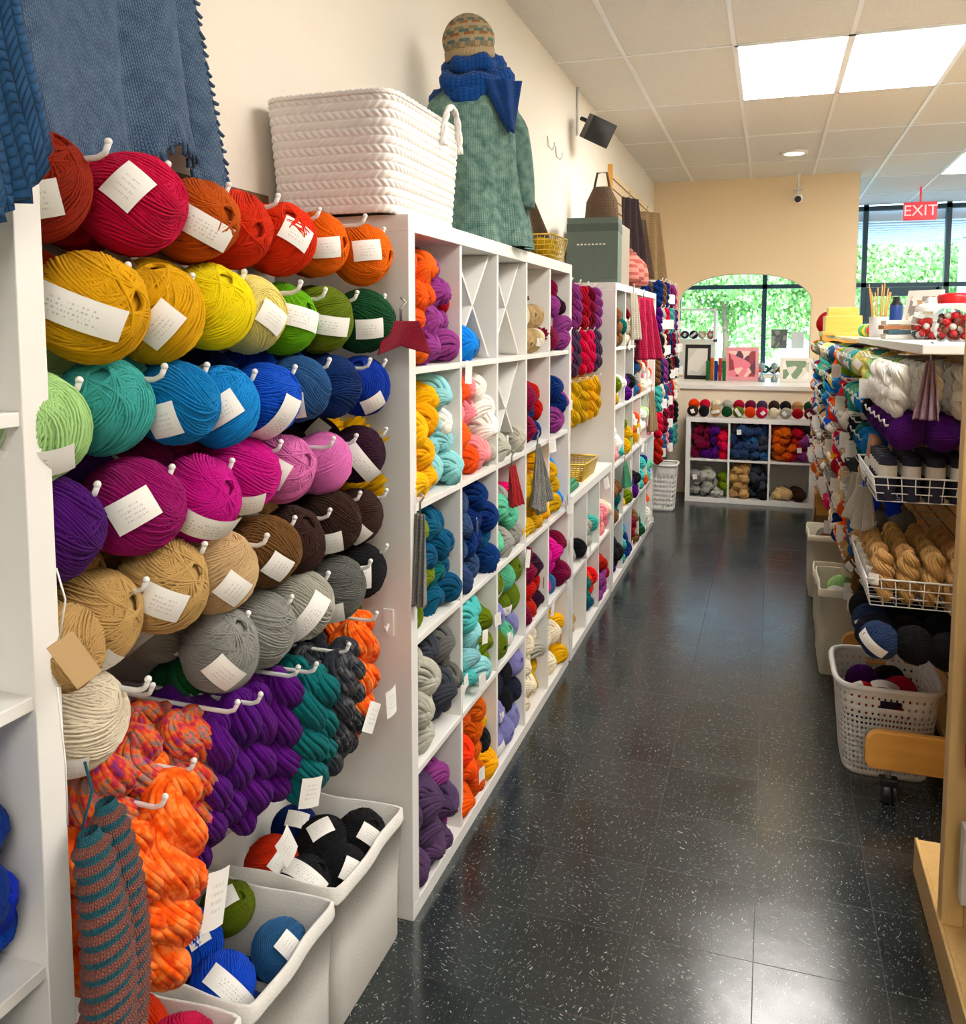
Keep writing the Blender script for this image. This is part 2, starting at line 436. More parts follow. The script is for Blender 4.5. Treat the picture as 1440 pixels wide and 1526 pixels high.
# ================================================================ ROOM
H = 3.15; XL = -1.26; XR = 3.3; YB = -2.6; YW = 9.7; YF = 12.3
MB().box(XL-.1, XR+.1, YB-.1, YF+.1, -.1, 0).make('floor', [FLOOR])
MB().box(XL-.12, XL, YB, YF, 0, H).make('wall_left', [WALL])
MB().box(XR, XR+.12, YB, YF, 0, H).make('wall_right', [WALL])
MB().box(XL-.12, XR+.12, YB-.12, YB, 0, H).make('wall_back', [WALL])
MB().box(XL, XR, YB, YF, H, H+.1).make('ceiling', [CEILM])
mb = MB(); gx = [-.24-.61*2+.61*k for k in range(8)]; gy = [5.16+1.22*k for k in range(-6, 6)]
for x in gx:
    if XL < x < XR: mb.box(x-.012, x+.012, YB, YF, H-.006, H+.001)
for y in gy:
    if YB < y < YF: mb.box(XL, XR, y-.012, y+.012, H-.005, H+.001)
mb.make('trim_ceiling_grid', [TBAR])
for (ix, yy) in [(0, 5.16), (1, 5.16), (1, 1.5), (2, 1.5), (1, -2.16), (2, -2.16), (4, 1.5), (4, 5.16), (3, 5.16), (4, 8.82), (3, 8.82)]:  # row behind the camera is unseen, added for frontal fill light
    x0 = -.24+.61*ix
    mb = MB(); mb.box(x0+.02, x0+.59, yy+.02, yy+1.20, H-.010, H-.002, 0)
    for (a, b_, c, d) in ((x0, x0+.61, yy, yy+.02), (x0, x0+.61, yy+1.2, yy+1.22), (x0, x0+.02, yy, yy+1.22), (x0+.59, x0+.61, yy, yy+1.22)):
        mb.box(a, b_, c, d, H-.009, H, 1)
    mb.make('ceiling_light_panel', [TROF, TBAR])
mb = MB()
for i in range(9): mb.box(1.62, 2.16, 8.9+.06*i, 8.93+.06*i, H-.02, H-.002)
mb.box(1.59, 2.19, 8.86, 8.89, H-.02, H); mb.box(1.59, 2.19, 9.42, 9.45, H-.02, H)
mb.make('ceiling_air_vent', [TBAR])
mb = MB(); mb.lathe([(.12, 0), (.12, -.015), (.085, -.02), (.08, .0)], 28, (.15, 8.4, H)); mb.lathe([(.078, -.012), (.0001, -.02)], 24, (.15, 8.4, H), m=1)
mb.make('recessed_ceiling_lamp', [TBAR, SPOT])

# wall with arch
ax0, ax1, az0 = -.97, .39, 1.05
cx = (ax0+ax1)/2; hw = (ax1-ax0)/2
def archz(x):
    t = abs((x-cx)/hw); t = min(t, 1)
    return 1.86+.29*(1-t**2.4)**.55
mb = MB(); y0, y1 = YW, YW+.16
mb.box(XL, ax0, y0, y1, 0, H); mb.box(ax1, .81, y0, y1, 0, H); mb.box(ax0, ax1, y0, y1, 0, az0)
n = 40
xs = [cx-hw*math.cos(pi*i/n) for i in range(n+1)]
for i in range(n):
    a, b_ = xs[i], xs[i+1]; za, zb = archz(a), archz(b_)
    bb = len(mb.v)
    mb.v += [(a, y0, za), (b_, y0, zb), (b_, y0, H), (a, y0, H), (a, y1, za), (b_, y1, zb), (b_, y1, H), (a, y1, H)]
    for f in ((0, 1, 2, 3), (5, 4, 7, 6), (4, 5, 1, 0)): mb.face([bb+q for q in f])
mb.make('wall_front_arch', [WALLF])
MB().box(.81, .815, YW-.001, YW+.17, 0, H).make('trim_arch_wall_end', [WALLH])
mb = MB(); mb.box(-.93, .39, 8.37, YW-.003, 0, 1.0, 0); mb.box(-.95, .42, 8.34, YW-.002, 1.0, 1.04, 1)
mb.make('checkout_counter', [WALLH, WHITE], bevel=.003)
MB().box(XL, XL+.015, YB, YW, 0, .1).make('baseboard_left', [BLACK])
# storefront
mb = MB()
for x in (XL+.03, -.1, 1.12, 2.08, 3.2): mb.box(x-.03, x+.03, YF-.04, YF+.06, 0, H)
for z in (.02, .45, 2.12, H-.05): mb.box(XL, XR, YF-.04, YF+.06, z-.025, z+.03)
mb.make('window_1', [DKFR])
mb = MB()
for x in (1.17, 1.98): mb.box(x-.015, x+.05, YF-.05, YF+.03, .08, 2.09)
mb.box(1.2, 2.0, YF-.05, YF+.03, 1.98, 2.09); mb.box(1.2, 2.0, YF-.05, YF+.03, .08, .32); mb.box(1.2, 2.0, YF-.09, YF-.05, 1.0, 1.05)
mb.make('door_1', [DKFR])
# outside
GR = P('grass', S(160, 190, 120), .9, noise=3, var=.3); ASPH = P('asphalt', S(175, 178, 182), .9, var=.2)
LEAF = P('leaves', S(160, 205, 130), .7, noise=2, var=.5); BARK = P('bark', S(110, 95, 80), .9)
SOFF = P('soffit', S(226, 240, 250), .8, var=.05)
MB().box(-14, 20, YF+.1, 22, -.2, -.05).make('parking_lot_ground', [ASPH])
MB().box(-25, 30, 22, 60, -.2, -.02).make('lawn_ground', [GR])
mb = MB(); mb.box(-6, 10, YF+.1, 15.6, 2.95, 3.1)
for i in range(11): mb.box(-6, 10, YF+.3+.3*i, YF+.32+.3*i, 2.935, 2.95)
for x in (-3.0, 2.75, 6): mb.box(x, x+.3, 15.0, 15.3, -.05, 2.95)
mb.make('canopy_overhang', [SOFF])
tm = MB(); rt = random.Random(3)
blobs = [(rt.gauss(0, 1.0), rt.gauss(0, 1.0), 2.6+rt.gauss(0, .8), rt.uniform(.6, 1.0)) for _ in range(12)]
for _ in range(4200):
    b_ = rt.choice(blobs); d = Vector((rt.gauss(0, 1), rt.gauss(0, 1), rt.gauss(0, 1))).normalized()*b_[3]*rt.uniform(.5, 1)
    c = Vector(b_[:3])+d; e = Euler((rt.uniform(0, 6), rt.uniform(0, 6), rt.uniform(0, 6))).to_matrix(); s = rt.uniform(.05, .09)
    bb = len(tm.v)
    for q in ((-s, -s*.6, 0), (s, -s*.6, 0), (s, s*.6, 0), (-s, s*.6, 0)): tm.v.append(tuple(c+e @ Vector(q)))
    tm.face([bb, bb+1, bb+2, bb+3], 0)
tm.tube([(0, 0, -.2), (.05, 0, 1.2), (0, .1, 2.6), (.1, 0, 3.6)], [.13, .1, .07, .03], 8, 1)
TREE = tm.mesh('tree', [LEAF, BARK])
for i, (x, y, s) in enumerate([(-4.5, 30, 1.1), (-1.4, 29, .95), (1.4, 32, 1.1), (4.6, 30, 1.0), (7.8, 32, 1.2), (-8, 33, 1.2), (10.5, 31, 1.1), (2.9, 36, 1.25), (-3, 38, 1.3), (6.5, 38, 1.3)]):
    inst(TREE, 'leafy_tree', Matrix.Translation((x, y, 0)) @ Matrix.Rotation(i*1.3, 4, 'Z'), None, None, (s, s, s))

# exit sign
g = empty('exit_sign', (1.55, 10.9, 2.88))
MB().box(-.17, .17, -.03, .03, -.1, .1).box(-.01, .01, -.01, .01, .1, .27).make('housing', [P('exit_red', S(170, 20, 30), .5, emit=((1, .05, .08, 1), .5))], g, bevel=.004)
cu = D.curves.new('exit_text', 'FONT'); cu.body = 'EXIT'; cu.size = .17; cu.align_x = 'CENTER'; cu.align_y = 'CENTER'; cu.extrude = .002
cu.materials.append(P('exit_letters', S(255, 170, 170), .5, emit=((1, .25, .25, 1), 1.2)))
o = D.objects.new('letters', cu); COL.objects.link(o); o.parent = g; o.location = (0, -.034, 0); o.rotation_euler = (pi/2, 0, 0)
# security camera
mb = MB(); mb.lathe([(.001, 0), (.05, 0), (.05, .02), (.001, .02)], 16, (0, 0, .08)); mb.tube([(0, 0, .25), (0, 0, .03)], .01)
mb.ball((0, -.02, 0), .05, 10, 0); mb.tube([(0, -.04, -.01), (0, -.085, -.02)], .032, 14, 1); mb.lathe([(.001, .235), (.035, .235), (.035, .25), (.001, .25)], 16)
mb.make('security_camera', [PLAST, BLACK], loc=(.22, 9.58, 2.9))
# speaker on left wall
mb = MB(); mb.box(-.085, .085, -.06, .06, -.075, .08, 0); mb.grid(lambda u, v: ((u-.5)*.16, -.061-.03*math.sin(pi*u)*math.sin(pi*v), (v-.5)*.145), 10, 10, 1)
mb.tube([(-.0, .04, 0), (-.06, .09, .03), (-.1, .14, .03)], .015, 8, 0)
mb.make('wall_speaker', [BLACK, P('speaker_mesh', S(45, 45, 47), .7, noise=400, bump=.8)], loc=(-1.09, 5.6, 2.83), rot=(.35, .35, .6), bevel=.035)
mb = MB(); mb.tube([(XL+.01, 5.72, 3.15), (XL+.01, 5.72, 2.84)], .008, 8); mb.make('speaker_conduit', [PEGM])
for (y, z) in ((4.3, 2.55), (4.95, 2.62), (3.9, 2.5), (5.15, 2.6)):
    MB().tube([(XL+.003, y, z+.06), (XL+.01, y, z), (XL+.03, y, z-.02), (XL+.045, y, z), (XL+.045, y, z+.02)], .005, 6).make('wall_hook', [PEGM])

# ================================================================ cube shelves
TO, TI = .042, .018
def cubeshelf(name, loc, rz, nc, nr, W, Hh, dep=.385, xcells=()):
    mb = MB()
    mb.box(0, W, 0, dep, Hh-TO, Hh); mb.box(0, W, 0, dep, 0, TO)
    mb.box(0, TO, 0, dep, TO, Hh-TO); mb.box(W-TO, W, 0, dep, TO, Hh-TO)
    cw = (W-2*TO-(nc-1)*TI)/nc; ch = (Hh-2*TO-(nr-1)*TI)/nr
    for i in range(1, nc):
        x = TO+i*cw+(i-1)*TI; mb.box(x, x+TI, .003, dep, TO, Hh-TO)
    for j in range(1, nr):
        z = TO+j*ch+(j-1)*TI; mb.box(TO, W-TO, .0035, dep, z, z+TI)
    mb.box(TO, W-TO, dep-.006, dep, TO, Hh-TO)
    def cell(c, r):
        return (TO+c*(cw+TI), TO+(nr-1-r)*(ch+TI), cw, ch)
    for (c, r) in xcells:
        x, z, w, h = cell(c, r)
        L = math.hypot(w, h)
        for sgn in (1, -1):
            M = Matrix.Translation((x+w/2, 0, z+h/2)) @ Matrix.Rotation(-sgn*math.atan2(h, w), 4, 'Y')
            mb.box(-L/2+.01, L/2-.01, .03, dep-.02, -.005, .005, 0, M)
    mb.make(name, [WHITE], loc=loc, rot=(0, 0, rz), bevel=.0015)
    return cell

def fillcell(par, cell, c, r, pal, n=3, rows=3, kind='hank', lo=False, sc=1.0, lab=.06):
    x, z, w, h = cell(c, r)
    pal = [C[p] for p in pal]
    if kind == 'hank':
        dx = w/n
        for j in range(rows):
            off = 0 if j % 2 == 0 else dx*.3
            nn = n if j % 2 == 0 else n-(1 if rows > 2 and j == rows-1 else 0)
            for i in range(nn):
                px = min(x+w-.045, max(x+.045, x+dx*(i+.5)+off+R.uniform(-.016, .016))); pz = z+.047+j*.072*sc+R.uniform(-.004, .01)
                if pz > z+h-.045: continue
                col = pal[min(len(pal)-1, int((i/n+R.uniform(-.2, .2))*len(pal)) % len(pal))] if len(pal) > 1 else pal[0]
                py = .0+R.uniform(-.012, .055)
                M = Matrix.Rotation(R.uniform(-.4, .4), 4, 'Z') @ Matrix.Rotation(pi/2+R.uniform(-.16, .16), 4, 'X')
                put_hank(par, (px, py, pz), col, M, sc=1.12*sc*R.uniform(.95, 1.08))
                if R.random() < lab:
                    inst(TAGME, 'tag', Matrix.Translation((px, py-.03, pz+.02)) @ Matrix.Rotation(pi/2+R.uniform(-.5, .5), 4, 'Z') @ Matrix.Rotation(R.uniform(-.3, .3), 4, 'X'), par, None, (1, .8, .6))
    else:
        rr = .052*sc
        for j in range(rows):
            for i in range(n):
                px = x+w*(i+.5)/n+R.uniform(-.008, .008); pz = z+rr+j*rr*1.8
                if pz > z+h-rr: continue
                for dd in (0, 1):
                    put_ball(par, (px, .06+dd*.11+R.uniform(-.015, .01), pz), rr, R.choice(pal), label=(R.random() < .4 and dd == 0), lo=lo, axis=(0, 1, 0), ldir=(R.uniform(-.4, .4), -1, R.uniform(-.3, .3)))

XFr = -.862
q90 = pi/2
cell = cubeshelf('cube_shelf_tall', (XFr, 2.0, 0), q90, 5, 5, 1.86, 1.86, xcells=[(1, 0), (2, 0), (2, 1)])
g = empty('shelved_yarn_skeins', (XFr, 2.0, 0), (0, 0, q90))
F = lambda *a, **k: fillcell(g, cell, *a, **k)
F(0, 0, ['salmon', 'mauve', 'mauve', 'brick'], 4, 4); F(1, 0, ['peri', 'steel'], 2, 1); F(3, 0, ['beige', 'brown', 'cream'], 3, 2, kind='ball'); F(4, 0, ['burg', 'mauve', 'wine'], 3, 4)
F(0, 1, ['gold', 'ice', 'white'], 4, 4); F(1, 1, ['salmon', 'pinkl', 'white', 'ltgrey'], 4, 4); F(2, 1, ['ltgrey'], 3, 1); F(3, 1, ['burg', 'navy', 'brick'], 3, 3); F(4, 1, ['navy', 'mauve'], 3, 3)
F(0, 2, ['olive', 'petrol', 'dkteal', 'petrol'], 4, 4); F(1, 2, ['slate', 'navy', 'petrol'], 4, 4); F(2, 2, ['seafoam', 'grey', 'rosy'], 3, 3); F(3, 2, ['mustard', 'gold'], 3, 4); F(4, 2, ['mustard', 'peri'], 3, 3)
F(0, 3, ['ltgrey', 'char', 'dgrey'], 4, 4); F(1, 3, ['aqua', 'ice', 'olive'], 4, 4); F(2, 3, ['lilac', 'seafoam', 'olive'], 3, 4, kind='ball', sc=1.15); F(3, 3, ['burg', 'brick', 'wine'], 3, 4); F(4, 3, ['magenta', 'steel', 'burg'], 3, 3)
F(0, 4, ['plum', 'plum', 'mauve'], 4, 3); F(1, 4, ['redor', 'rust', 'gold', 'black'], 4, 4); F(2, 4, ['black', 'lilac', 'charb'], 3, 4, kind='ball', sc=1.15); F(3, 4, ['cream', 'mustard', 'ltgrey'], 3, 4); F(4, 4, ['cream', 'gold'], 3, 3)
cell = cubeshelf('cube_shelf_low', (XFr, 3.9, 0), q90, 3, 2, 1.08, .79)
g = empty('low_shelf_yarn_skeins', (XFr, 3.9, 0), (0, 0, q90))
F(0, 0, ['grey', 'black'], 3, 1); F(1, 0, ['ltgrey', 'teal'], 3, 2); F(2, 0, ['pinkl', 'cream'], 3, 2)
F(0, 1, ['beige', 'tan'], 3, 1); F(1, 1, ['dkteal', 'red', 'petrol'], 3, 3); F(2, 1, ['mauve', 'brick'], 3, 3)
cell = cubeshelf('cube_shelf_tall.001', (XFr, 5.02, 0), q90, 5, 5, 1.86, 1.84)
g = empty('shelved_yarn_skeins.001', (XFr, 5.02, 0), (0, 0, q90))
pals = [['cream', 'brick'], ['pinkl', 'white'], ['brown', 'dkteal'], ['burg', 'brick'], ['seafoam', 'royal'], ['ltgrey', 'steel'], ['teal', 'navy'], ['purple', 'black'], ['mustard', 'olive'], ['crimson', 'mauve'], ['dkgreen', 'aqua'], ['white', 'salmon']]
for c in range(5):
    for r in range(5):
        F(c, r, R.choice(pals)+[R.choice(list(C))], 3, R.choice([1, 2, 3, 3]), lab=.12)
cell = cubeshelf('cube_shelf_tall.002', (XFr, -1.005, 0), q90, 5, 5, 1.86, 1.86)
g = empty('shelved_yarn_skeins.002', (XFr, -1.005, 0), (0, 0, q90))
F(4, 2, ['royal2', 'navy', 'royal2'], 4, 4, sc=.95, lab=0); F(4, 3, ['navy', 'royal2'], 4, 4, sc=.95, lab=0); F(3, 2, ['navy', 'teal'], 3, 3)
cell = cubeshelf('cube_shelf_counter', (-.71, 7.95, 0), 0, 3, 2, 1.1, .77)
g = empty('counter_shelf_yarn_skeins', (-.71, 7.95, 0))
F(0, 0, ['burg', 'purple', 'crimson'], 4, 4, sc=.95); F(1, 0, ['slate', 'steel', 'char'], 4, 4, sc=.95); F(2, 0, ['rust', 'brick', 'mauve'], 4, 4, sc=.95)
F(0, 1, ['grey', 'ltgrey', 'olive'], 4, 3, sc=.95); F(1, 1, ['tan', 'char', 'black'], 4, 4, sc=.95); F(2, 1, ['beige', 'dkbrown'], 3, 1)
g = empty('counter_top_yarn_balls', (0, 0, .77))
pl = ['dkbrown', 'black', 'tan', 'dkgreen', 'olive', 'redor', 'crimson', 'cream', 'ltgrey', 'brick', 'burg', 'plum']
for i in range(11):
    for j in range(2):
        put_ball(g, (-.66+i*.1, 8.03+.12*j, .052+j*.05), .05, C[pl[(i+5*j) % 12]], j == 0 and i % 2 == 0, True, ldir=(R.uniform(-.3, .3), -1, 0))

# ================================================================ slatwall (near, white) + pegs + balls
mb = MB()
z = .3
mb.box(XL+.002, XL+.008, .86, 1.99, .3, 1.92, 1)
while z < 1.9:
    mb.box(XL+.004, XL+.022, .86, 1.99, z, z+.068, 0); z += .0762
mb.make('slatwall_panel', [SLW, GROOVE])
g = empty('peg_yarn_balls')
pegs = MB()
def peg(y, z, x1=-.85, k=.0042):
    pegs.tube([(XL+.012, y, z), (x1-.1, y, z-.004), (x1-.02, y, z-.004), (x1-.006, y, z+.002), (x1, y, z+.014)], k, 8)
    pegs.ball((x1, y, z+.016), k*1.3, 6)
rows = [
 (1.775, .925, ['dkred', 'crimson', 'rust', 'red', 'redor', 'orange', 'orange'], ['crimson', 'crimson', 'crimson', 'rust', 'rust', 'redor', 'orange']),
 (1.615, .985, ['gold', 'gold', 'bright', 'pale', 'lime', 'olive', 'dkgreen'], ['red', 'yellow', 'yellow', 'bright', 'pale', 'lime', 'olive']),
 (1.460, .885, ['mint', 'teal', 'blue', 'peri', 'royal', 'steel', 'navy', 'royal2'], ['mint', 'mint', 'teal', 'blue', 'navy', 'royal', 'steel', 'navy']),
 (1.305, .91, ['purple', 'mag2', 'magenta', 'magenta', 'pink', 'pink', 'wine'], ['purple', 'purple', 'mag2', 'magenta', 'pink', 'wine', 'wine']),
 (1.155, 1.0, ['tan', 'tan', 'beige', 'brown', 'dkbrown', 'dkbrown', 'dkbrown'], ['beige', 'tan', 'tan', 'beige', 'brown', 'dkbrown', 'dkbrown']),
 (1.015, .965, ['cream', None, 'grey', 'grey', 'ltgrey', 'dgrey', 'black'], [None, None, 'ltgrey', 'grey', 'grey', 'dgrey', 'black']),
]
for ri, (z, ys, fr, bk) in enumerate(rows):
    nn = len(fr); ye = 1.85
    for i in range(nn):
        y = ys+(ye-ys)*i/(nn-1)
        zz = z-.02*i/(nn-1)+R.uniform(-.012, .012)
        r = .078-.005*i/(nn-1)
        xf = -.935+R.uniform(-.025, .025)
        if fr[i]:
            put_ball(g, (xf, y+R.uniform(-.01, .01), zz), r*R.uniform(.96, 1.04), C[fr[i]], label=(i+ri) % 5 != 3, ldir=(R.uniform(.35, .9), R.uniform(-1, -.25), R.uniform(-.7, .15)))
        if bk[i]:
            put_ball(g, (-1.07, y+.03, zz+.018), r*.98, C[bk[i]], label=(i % 2 == 0), ldir=(.4, -1, .3))
            put_ball(g, (-1.185, y+.03, zz+.018), r*.88, C[bk[i]], label=False)
        if fr[i]: peg(y+.035, zz+.045, -.875 if (i*3+ri) % 5 else -.848)
put_ball(g, (-.90, .89, 1.15), .062, C['tan'], label=False)
put_ball(g, (-1.03, 1.02, 1.19), .07, C['tan'])
hk = empty('peg_yarn_skeins')
def hang(y, z, col, me, n=2, x0=-.90, spread=.06, sc=1.0, pg=True):
    if pg: peg(y, z+.004, -.85)
    for i in range(n):
        M = Matrix.Rotation(R.uniform(-.16, .16), 4, 'X') @ Matrix.Rotation(R.uniform(-.08, .16), 4, 'Y')
        put_hank(hk, (x0-i*spread+R.uniform(-.012, .012), y+R.uniform(-.02, .02), z+.014-R.uniform(0, .03)), col, M, me, sc=sc)
for i, (y, dz) in enumerate(((.955, 0), (1.03, -.012), (1.10, .01))): hang(y, .865+dz, C['orange'], HANK_TWO, 3, -.875, sc=1.03, pg=i != 0)
for i, (y, dz) in enumerate(((1.15, .03), (1.22, .02), (1.08, .04), (1.0, .05))): hang(y, .90+dz, C['brick'], HANK_TWR, 3, -.94, sc=1.0, pg=i == 1)
for i, y in enumerate((1.29, 1.355, 1.42, 1.25)): hang(y, .905, C['purple'], HANKH[i % 2], 3, -.91, sc=1.02, pg=i in (0, 2))
for i, y in enumerate((1.49, 1.555)): hang(y, .885, C['dkteal'], HANKH[1], 3, -.89, sc=1.0, pg=i == 0)
for y in (1.40, 1.33): hang(y, .95, C['dkgreen'], HANKH[0], 2, -1.03, sc=.95, pg=False)
for i, y in enumerate((1.63, 1.70)): hang(y, .875, C['char'], HANK_TWG, 4, -.89, sc=.98, pg=i == 0)
for i, y in enumerate((1.77, 1.83)): hang(y, .90, C['orange'], HANK_TWO, 3, -.92, sc=1.0, pg=i == 0)
for (y, z) in ((1.13, .965), (1.27, .98)): peg(y, z+.012, -.95)
for (y, z, x, s) in ((1.33, .64, -.84, 1.0), (1.45, .69, -.84, .8), (1.13, .70, -.83, 1.25), (1.74, .72, -.84, .9), (1.82, .72, -.84, .9)):
    inst(TAGME, 'skein_tag', Matrix.Translation((x, y, z)) @ Matrix.Rotation(-.4+R.uniform(-.4, .4), 4, 'Z') @ Matrix.Rotation(R.uniform(-.7, .7), 4, 'X'), hk, None, (1, .9, s))
pegs.make('slatwall_peg_hooks', [PEGM])
mb = MB(); M = Matrix.Rotation(.5, 4, 'X'); mb.box(-.0015, .0015, -.017, .017, -.068, 0, 0, M); mb.tube([(0, 0, 0), (.003, .008, .05), (0, .0, .09)], .0012, 5, 1); mb.tube([(0, -.005, -.06), (.003, .0, -.16), (0, .0, -.24)], .0012, 5, 1)
mb.make('kraft_price_tag', [KRAFT, PAPER], loc=(-.825, .818, 1.195), rot=(0, 0, -.6))
mb = MB(); mb.box(-.014, .014, -.006, 0, -.035, .035); mb.tube([(0, -.004, -.005), (0, -.02, -.02), (0, -.024, -.005)], .004, 6)
mb.make('adhesive_hook', [PLAST], loc=(-.925, 2.0, .815), bevel=.002)

# ================================================================ fabric bins on floor
def bin_(name, x0, x1, y0, y1, h, mat):
    cx, cy = (x0+x1)/2, (y0+y1)/2; a, b_ = (x1-x0)/2, (y1-y0)/2
    def ring(u, k, inset=0):
        th = 2*pi*u; c, s = math.cos(th), math.sin(th)
        rr = 1/((abs(c)**30+abs(s)**30)**(1/30.))
        return (cx+(a*k-inset)*c*rr, cy+(b_*k-inset)*s*rr)
    mb = MB(); T = .006
    prof = [(.93, 0, 0), (.95, h*.02, 0), (.97, h*.5, 0), (1.0, h-.035, 0), (1.01, h-.034, -.002), (1.01, h-.03, -.002), (1.0, h, -.001), (1.0, h+.002, T*.5), (1.0, h, T), (.97, h*.5, T), (.95, .012, T)]
    def fn(u, v):
        k, z, ins = prof[int(round(v*(len(prof)-1)))]
        x, y = ring(u, k, ins); w = .005*math.sin(u*2*pi*5+z*9)*(z/h)
        return (x+w*.7, y+w, z)
    mb.grid(fn, 96, len(prof)-1, 0, cu=True)
    bb = len(mb.v)
    for i in range(96):
        x, y = ring(i/96, .95, T); mb.v.append((x, y, .012))
    mb.face([bb+i for i in range(96)], 0)
    return mb.make(name, [mat])
bins = [(-1.23, -.868, 1.27, 1.58, .335), (-1.23, -.868, 1.605, 1.95, .345), (-1.22, -.88, .90, 1.25, .33)]
for i, b_ in enumerate(bins): bin_('fabric_storage_bin', *b_, BINF)
g = empty('bin_yarn_balls')
for (x, y, z, r, c) in [(-1.0, 1.36, .27, .068, 'royal'), (-.95, 1.49, .27, .064, 'steel'), (-1.12, 1.42, .29, .07, 'royal'), (-1.1, 1.52, .31, .062, 'olive'), (-.96, 1.35, .2, .07, 'navy'), (-1.13, 1.34, .22, .07, 'navy'), (-1.05, 1.47, .17, .07, 'slate'),
   (-1.1, 1.7, .3, .065, 'red'), (-1.0, 1.68, .28, .068, 'black'), (-1.02, 1.8, .31, .068, 'black'), (-.94, 1.75, .28, .065, 'black'), (-1.12, 1.84, .3, .065, 'navy'), (-.95, 1.87, .3, .065, 'black'), (-1.0, 1.75, .17, .08, 'black'),
   (-.98, 1.06, .30, .068, 'crimson'), (-1.06, 1.17, .31, .07, 'red'), (-.96, 1.18, .30, .065, 'crimson'), (-1.13, 1.08, .31, .065, 'crimson'), (-1.0, .98, .28, .065, 'olive')]:
    put_ball(g, (x, y, z), r, C[c], ldir=(R.uniform(.2, .7), R.uniform(-.6, -.3), R.uniform(.4, 1)))

# ================================================================ knitted socks hanging, left
SOCK = knit('striped_knit', S(24, 122, 138), S(14, 84, 102), 26, 110, stripes=(19, S(132, 76, 66)), heather=.4)
mb = MB()
for (oy, ox, l0) in ((0, .01, .42), (.062, -.02, .40)):
    def fn(u, v, oy=oy, ox=ox, l0=l0):
        a = 2*pi*u; w = interp([(0, .014), (.05, .028), (.25, .036), (.7, .046), (1, .052)], v)
        rib = 1+.09*math.cos(v*19*2*pi)
        x = ox+.6*w*rib*math.cos(a)+.01*math.sin(v*4); y = oy+.95*w*rib*math.sin(a)+.015*math.sin(v*3)
        return (x, y, -v*l0)
    mb.grid(fn, 28, 190, 0, cu=True)
mb.tube([(0, 0, 0), (0, .02, .04), (-.02, .03, .07)], .002, 5, 0)
mb.make('hanging_knit_socks', [SOCK], loc=(-.80, .815, .955))

# ================================================================ shawls, top left
SHB = knit('denim_knit', S(62, 92, 128), S(112, 140, 170), 120, 110, heather=.7)
SHD = knit('dark_blue_knit', S(20, 54, 88), S(50, 94, 138), 16, 34, heather=.6)
def shawl(name, mat, Y0, Y1, ztop, zb, x, amp, fr=12, ny=90, nz=60, slant=0.0, fringe=False):
    mb = MB()
    def bot(u): return interp(zb, u)
    def fn(u, v):
        y = Y0+(Y1-Y0)*u-slant*(1-v)*u; zz = ztop+(bot(u)+.008*abs(math.sin(u*70))-ztop)*v
        fold = amp*(math.sin(u*fr+v*1.5)+.5*math.sin(u*fr*2.1+2*v+1))*(.3+.7*v)
        return (x+abs(fold)*1.0+.012+.010*math.sin(u*120)*max(0, (v-.92)*12), y+.02*math.sin(v*5+u*3)*v, zz)
    mb.grid(fn, ny, nz, 0)
    if fringe:
        for i in range(70):
            p = Vector(fn((i+.5)/70, 1.0)); q = p+Vector((R.uniform(-.003, .006), R.uniform(-.008, .008), -R.uniform(.010, .02)))
            mb.tube([p+Vector((0, 0, .004)), (p+q)/2+Vector((.003, 0, 0)), q], [.0035, .0035, .0018], 5, 0)
        for i in range(44):
            v = (i+.5)/44; p = Vector(fn(1.0, v)); q = p+Vector((R.uniform(0, .006), R.uniform(.004, .012), -R.uniform(.0, .012)))
            mb.tube([p-Vector((0, .003, 0)), q], [.0045, .0025], 5, 0)
    return mb.make(name, [mat], solid=.004)
shawl('hanging_blue_shawl', SHB, .75, 1.70, 2.75, [(0, 1.87), (.35, 1.865), (.5, 1.855), (.64, 1.865), (.72, 1.90), (.80, 1.95), (.88, 1.93), (.93, 1.87), (.97, 1.835), (1, 1.86)], XL+.03, .04, ny=150, slant=.13, fringe=True)
shawl('hanging_dark_shawl', SHD, .52, .80, 2.12, [(0, 1.62), (.4, 1.64), (.75, 1.68), (.9, 1.72), (1, 1.78)], -.845, .018, 10, 50, 40)
mb = MB(); mb.tube([(XL, .66, 2.12), (-.84, .66, 2.125)], .006, 8); mb.tube([(-.835, .50, 2.12), (-.835, .81, 2.12)], .006, 8); mb.make('shawl_display_rod', [PEGM])

# ================================================================ woven basket on shelf
WV = P('white_woven_plastic', S(238, 234, 230), .42, var=.04)
mb = MB()
bx, by, bz = -1.055, 2.19, 1.861; bh = .285
def rs(u, a, b_, e=7):
    th = 2*pi*u; c, s = math.cos(th), math.sin(th); rr = 1/((abs(c)**e+abs(s)**e)**(1./e)); return a*c*rr, b_*s*rr
tab = []; L = 0; pv = None
for i in range(4001):
    p = rs(i/4000, .162, .232, 9)
    if pv: L += math.hypot(p[0]-pv[0], p[1]-pv[1])
    tab.append(L); pv = p
def arc(u): return bisect.bisect_left(tab, u*L)/4000
NUW = 78
def fn(u, v):
    k = 1+.10*v
    row = v*14; rr_ = row % 1; rw = int(row)
    ph = u*NUW+(.9*rr_ if rw % 2 else -.9*rr_)
    d = .005*(abs(math.sin(pi*ph))**.7)*(math.sin(pi*rr_)**.35)*(1 if v < .97 else .3)
    x, y = rs(arc(u), .162*k+d, .232*k+d, 9); return (x, y, v*bh)
mb.grid(fn, 624, 112, 0, cu=True)
def fn2(u, v):
    x, y = rs(u, .162*(1.1-.1*v)-.006, .232*(1.1-.1*v)-.006, 9); return (x, y, bh-v*(bh-.02))
mb.grid(fn2, 64, 8, 0, cu=True)
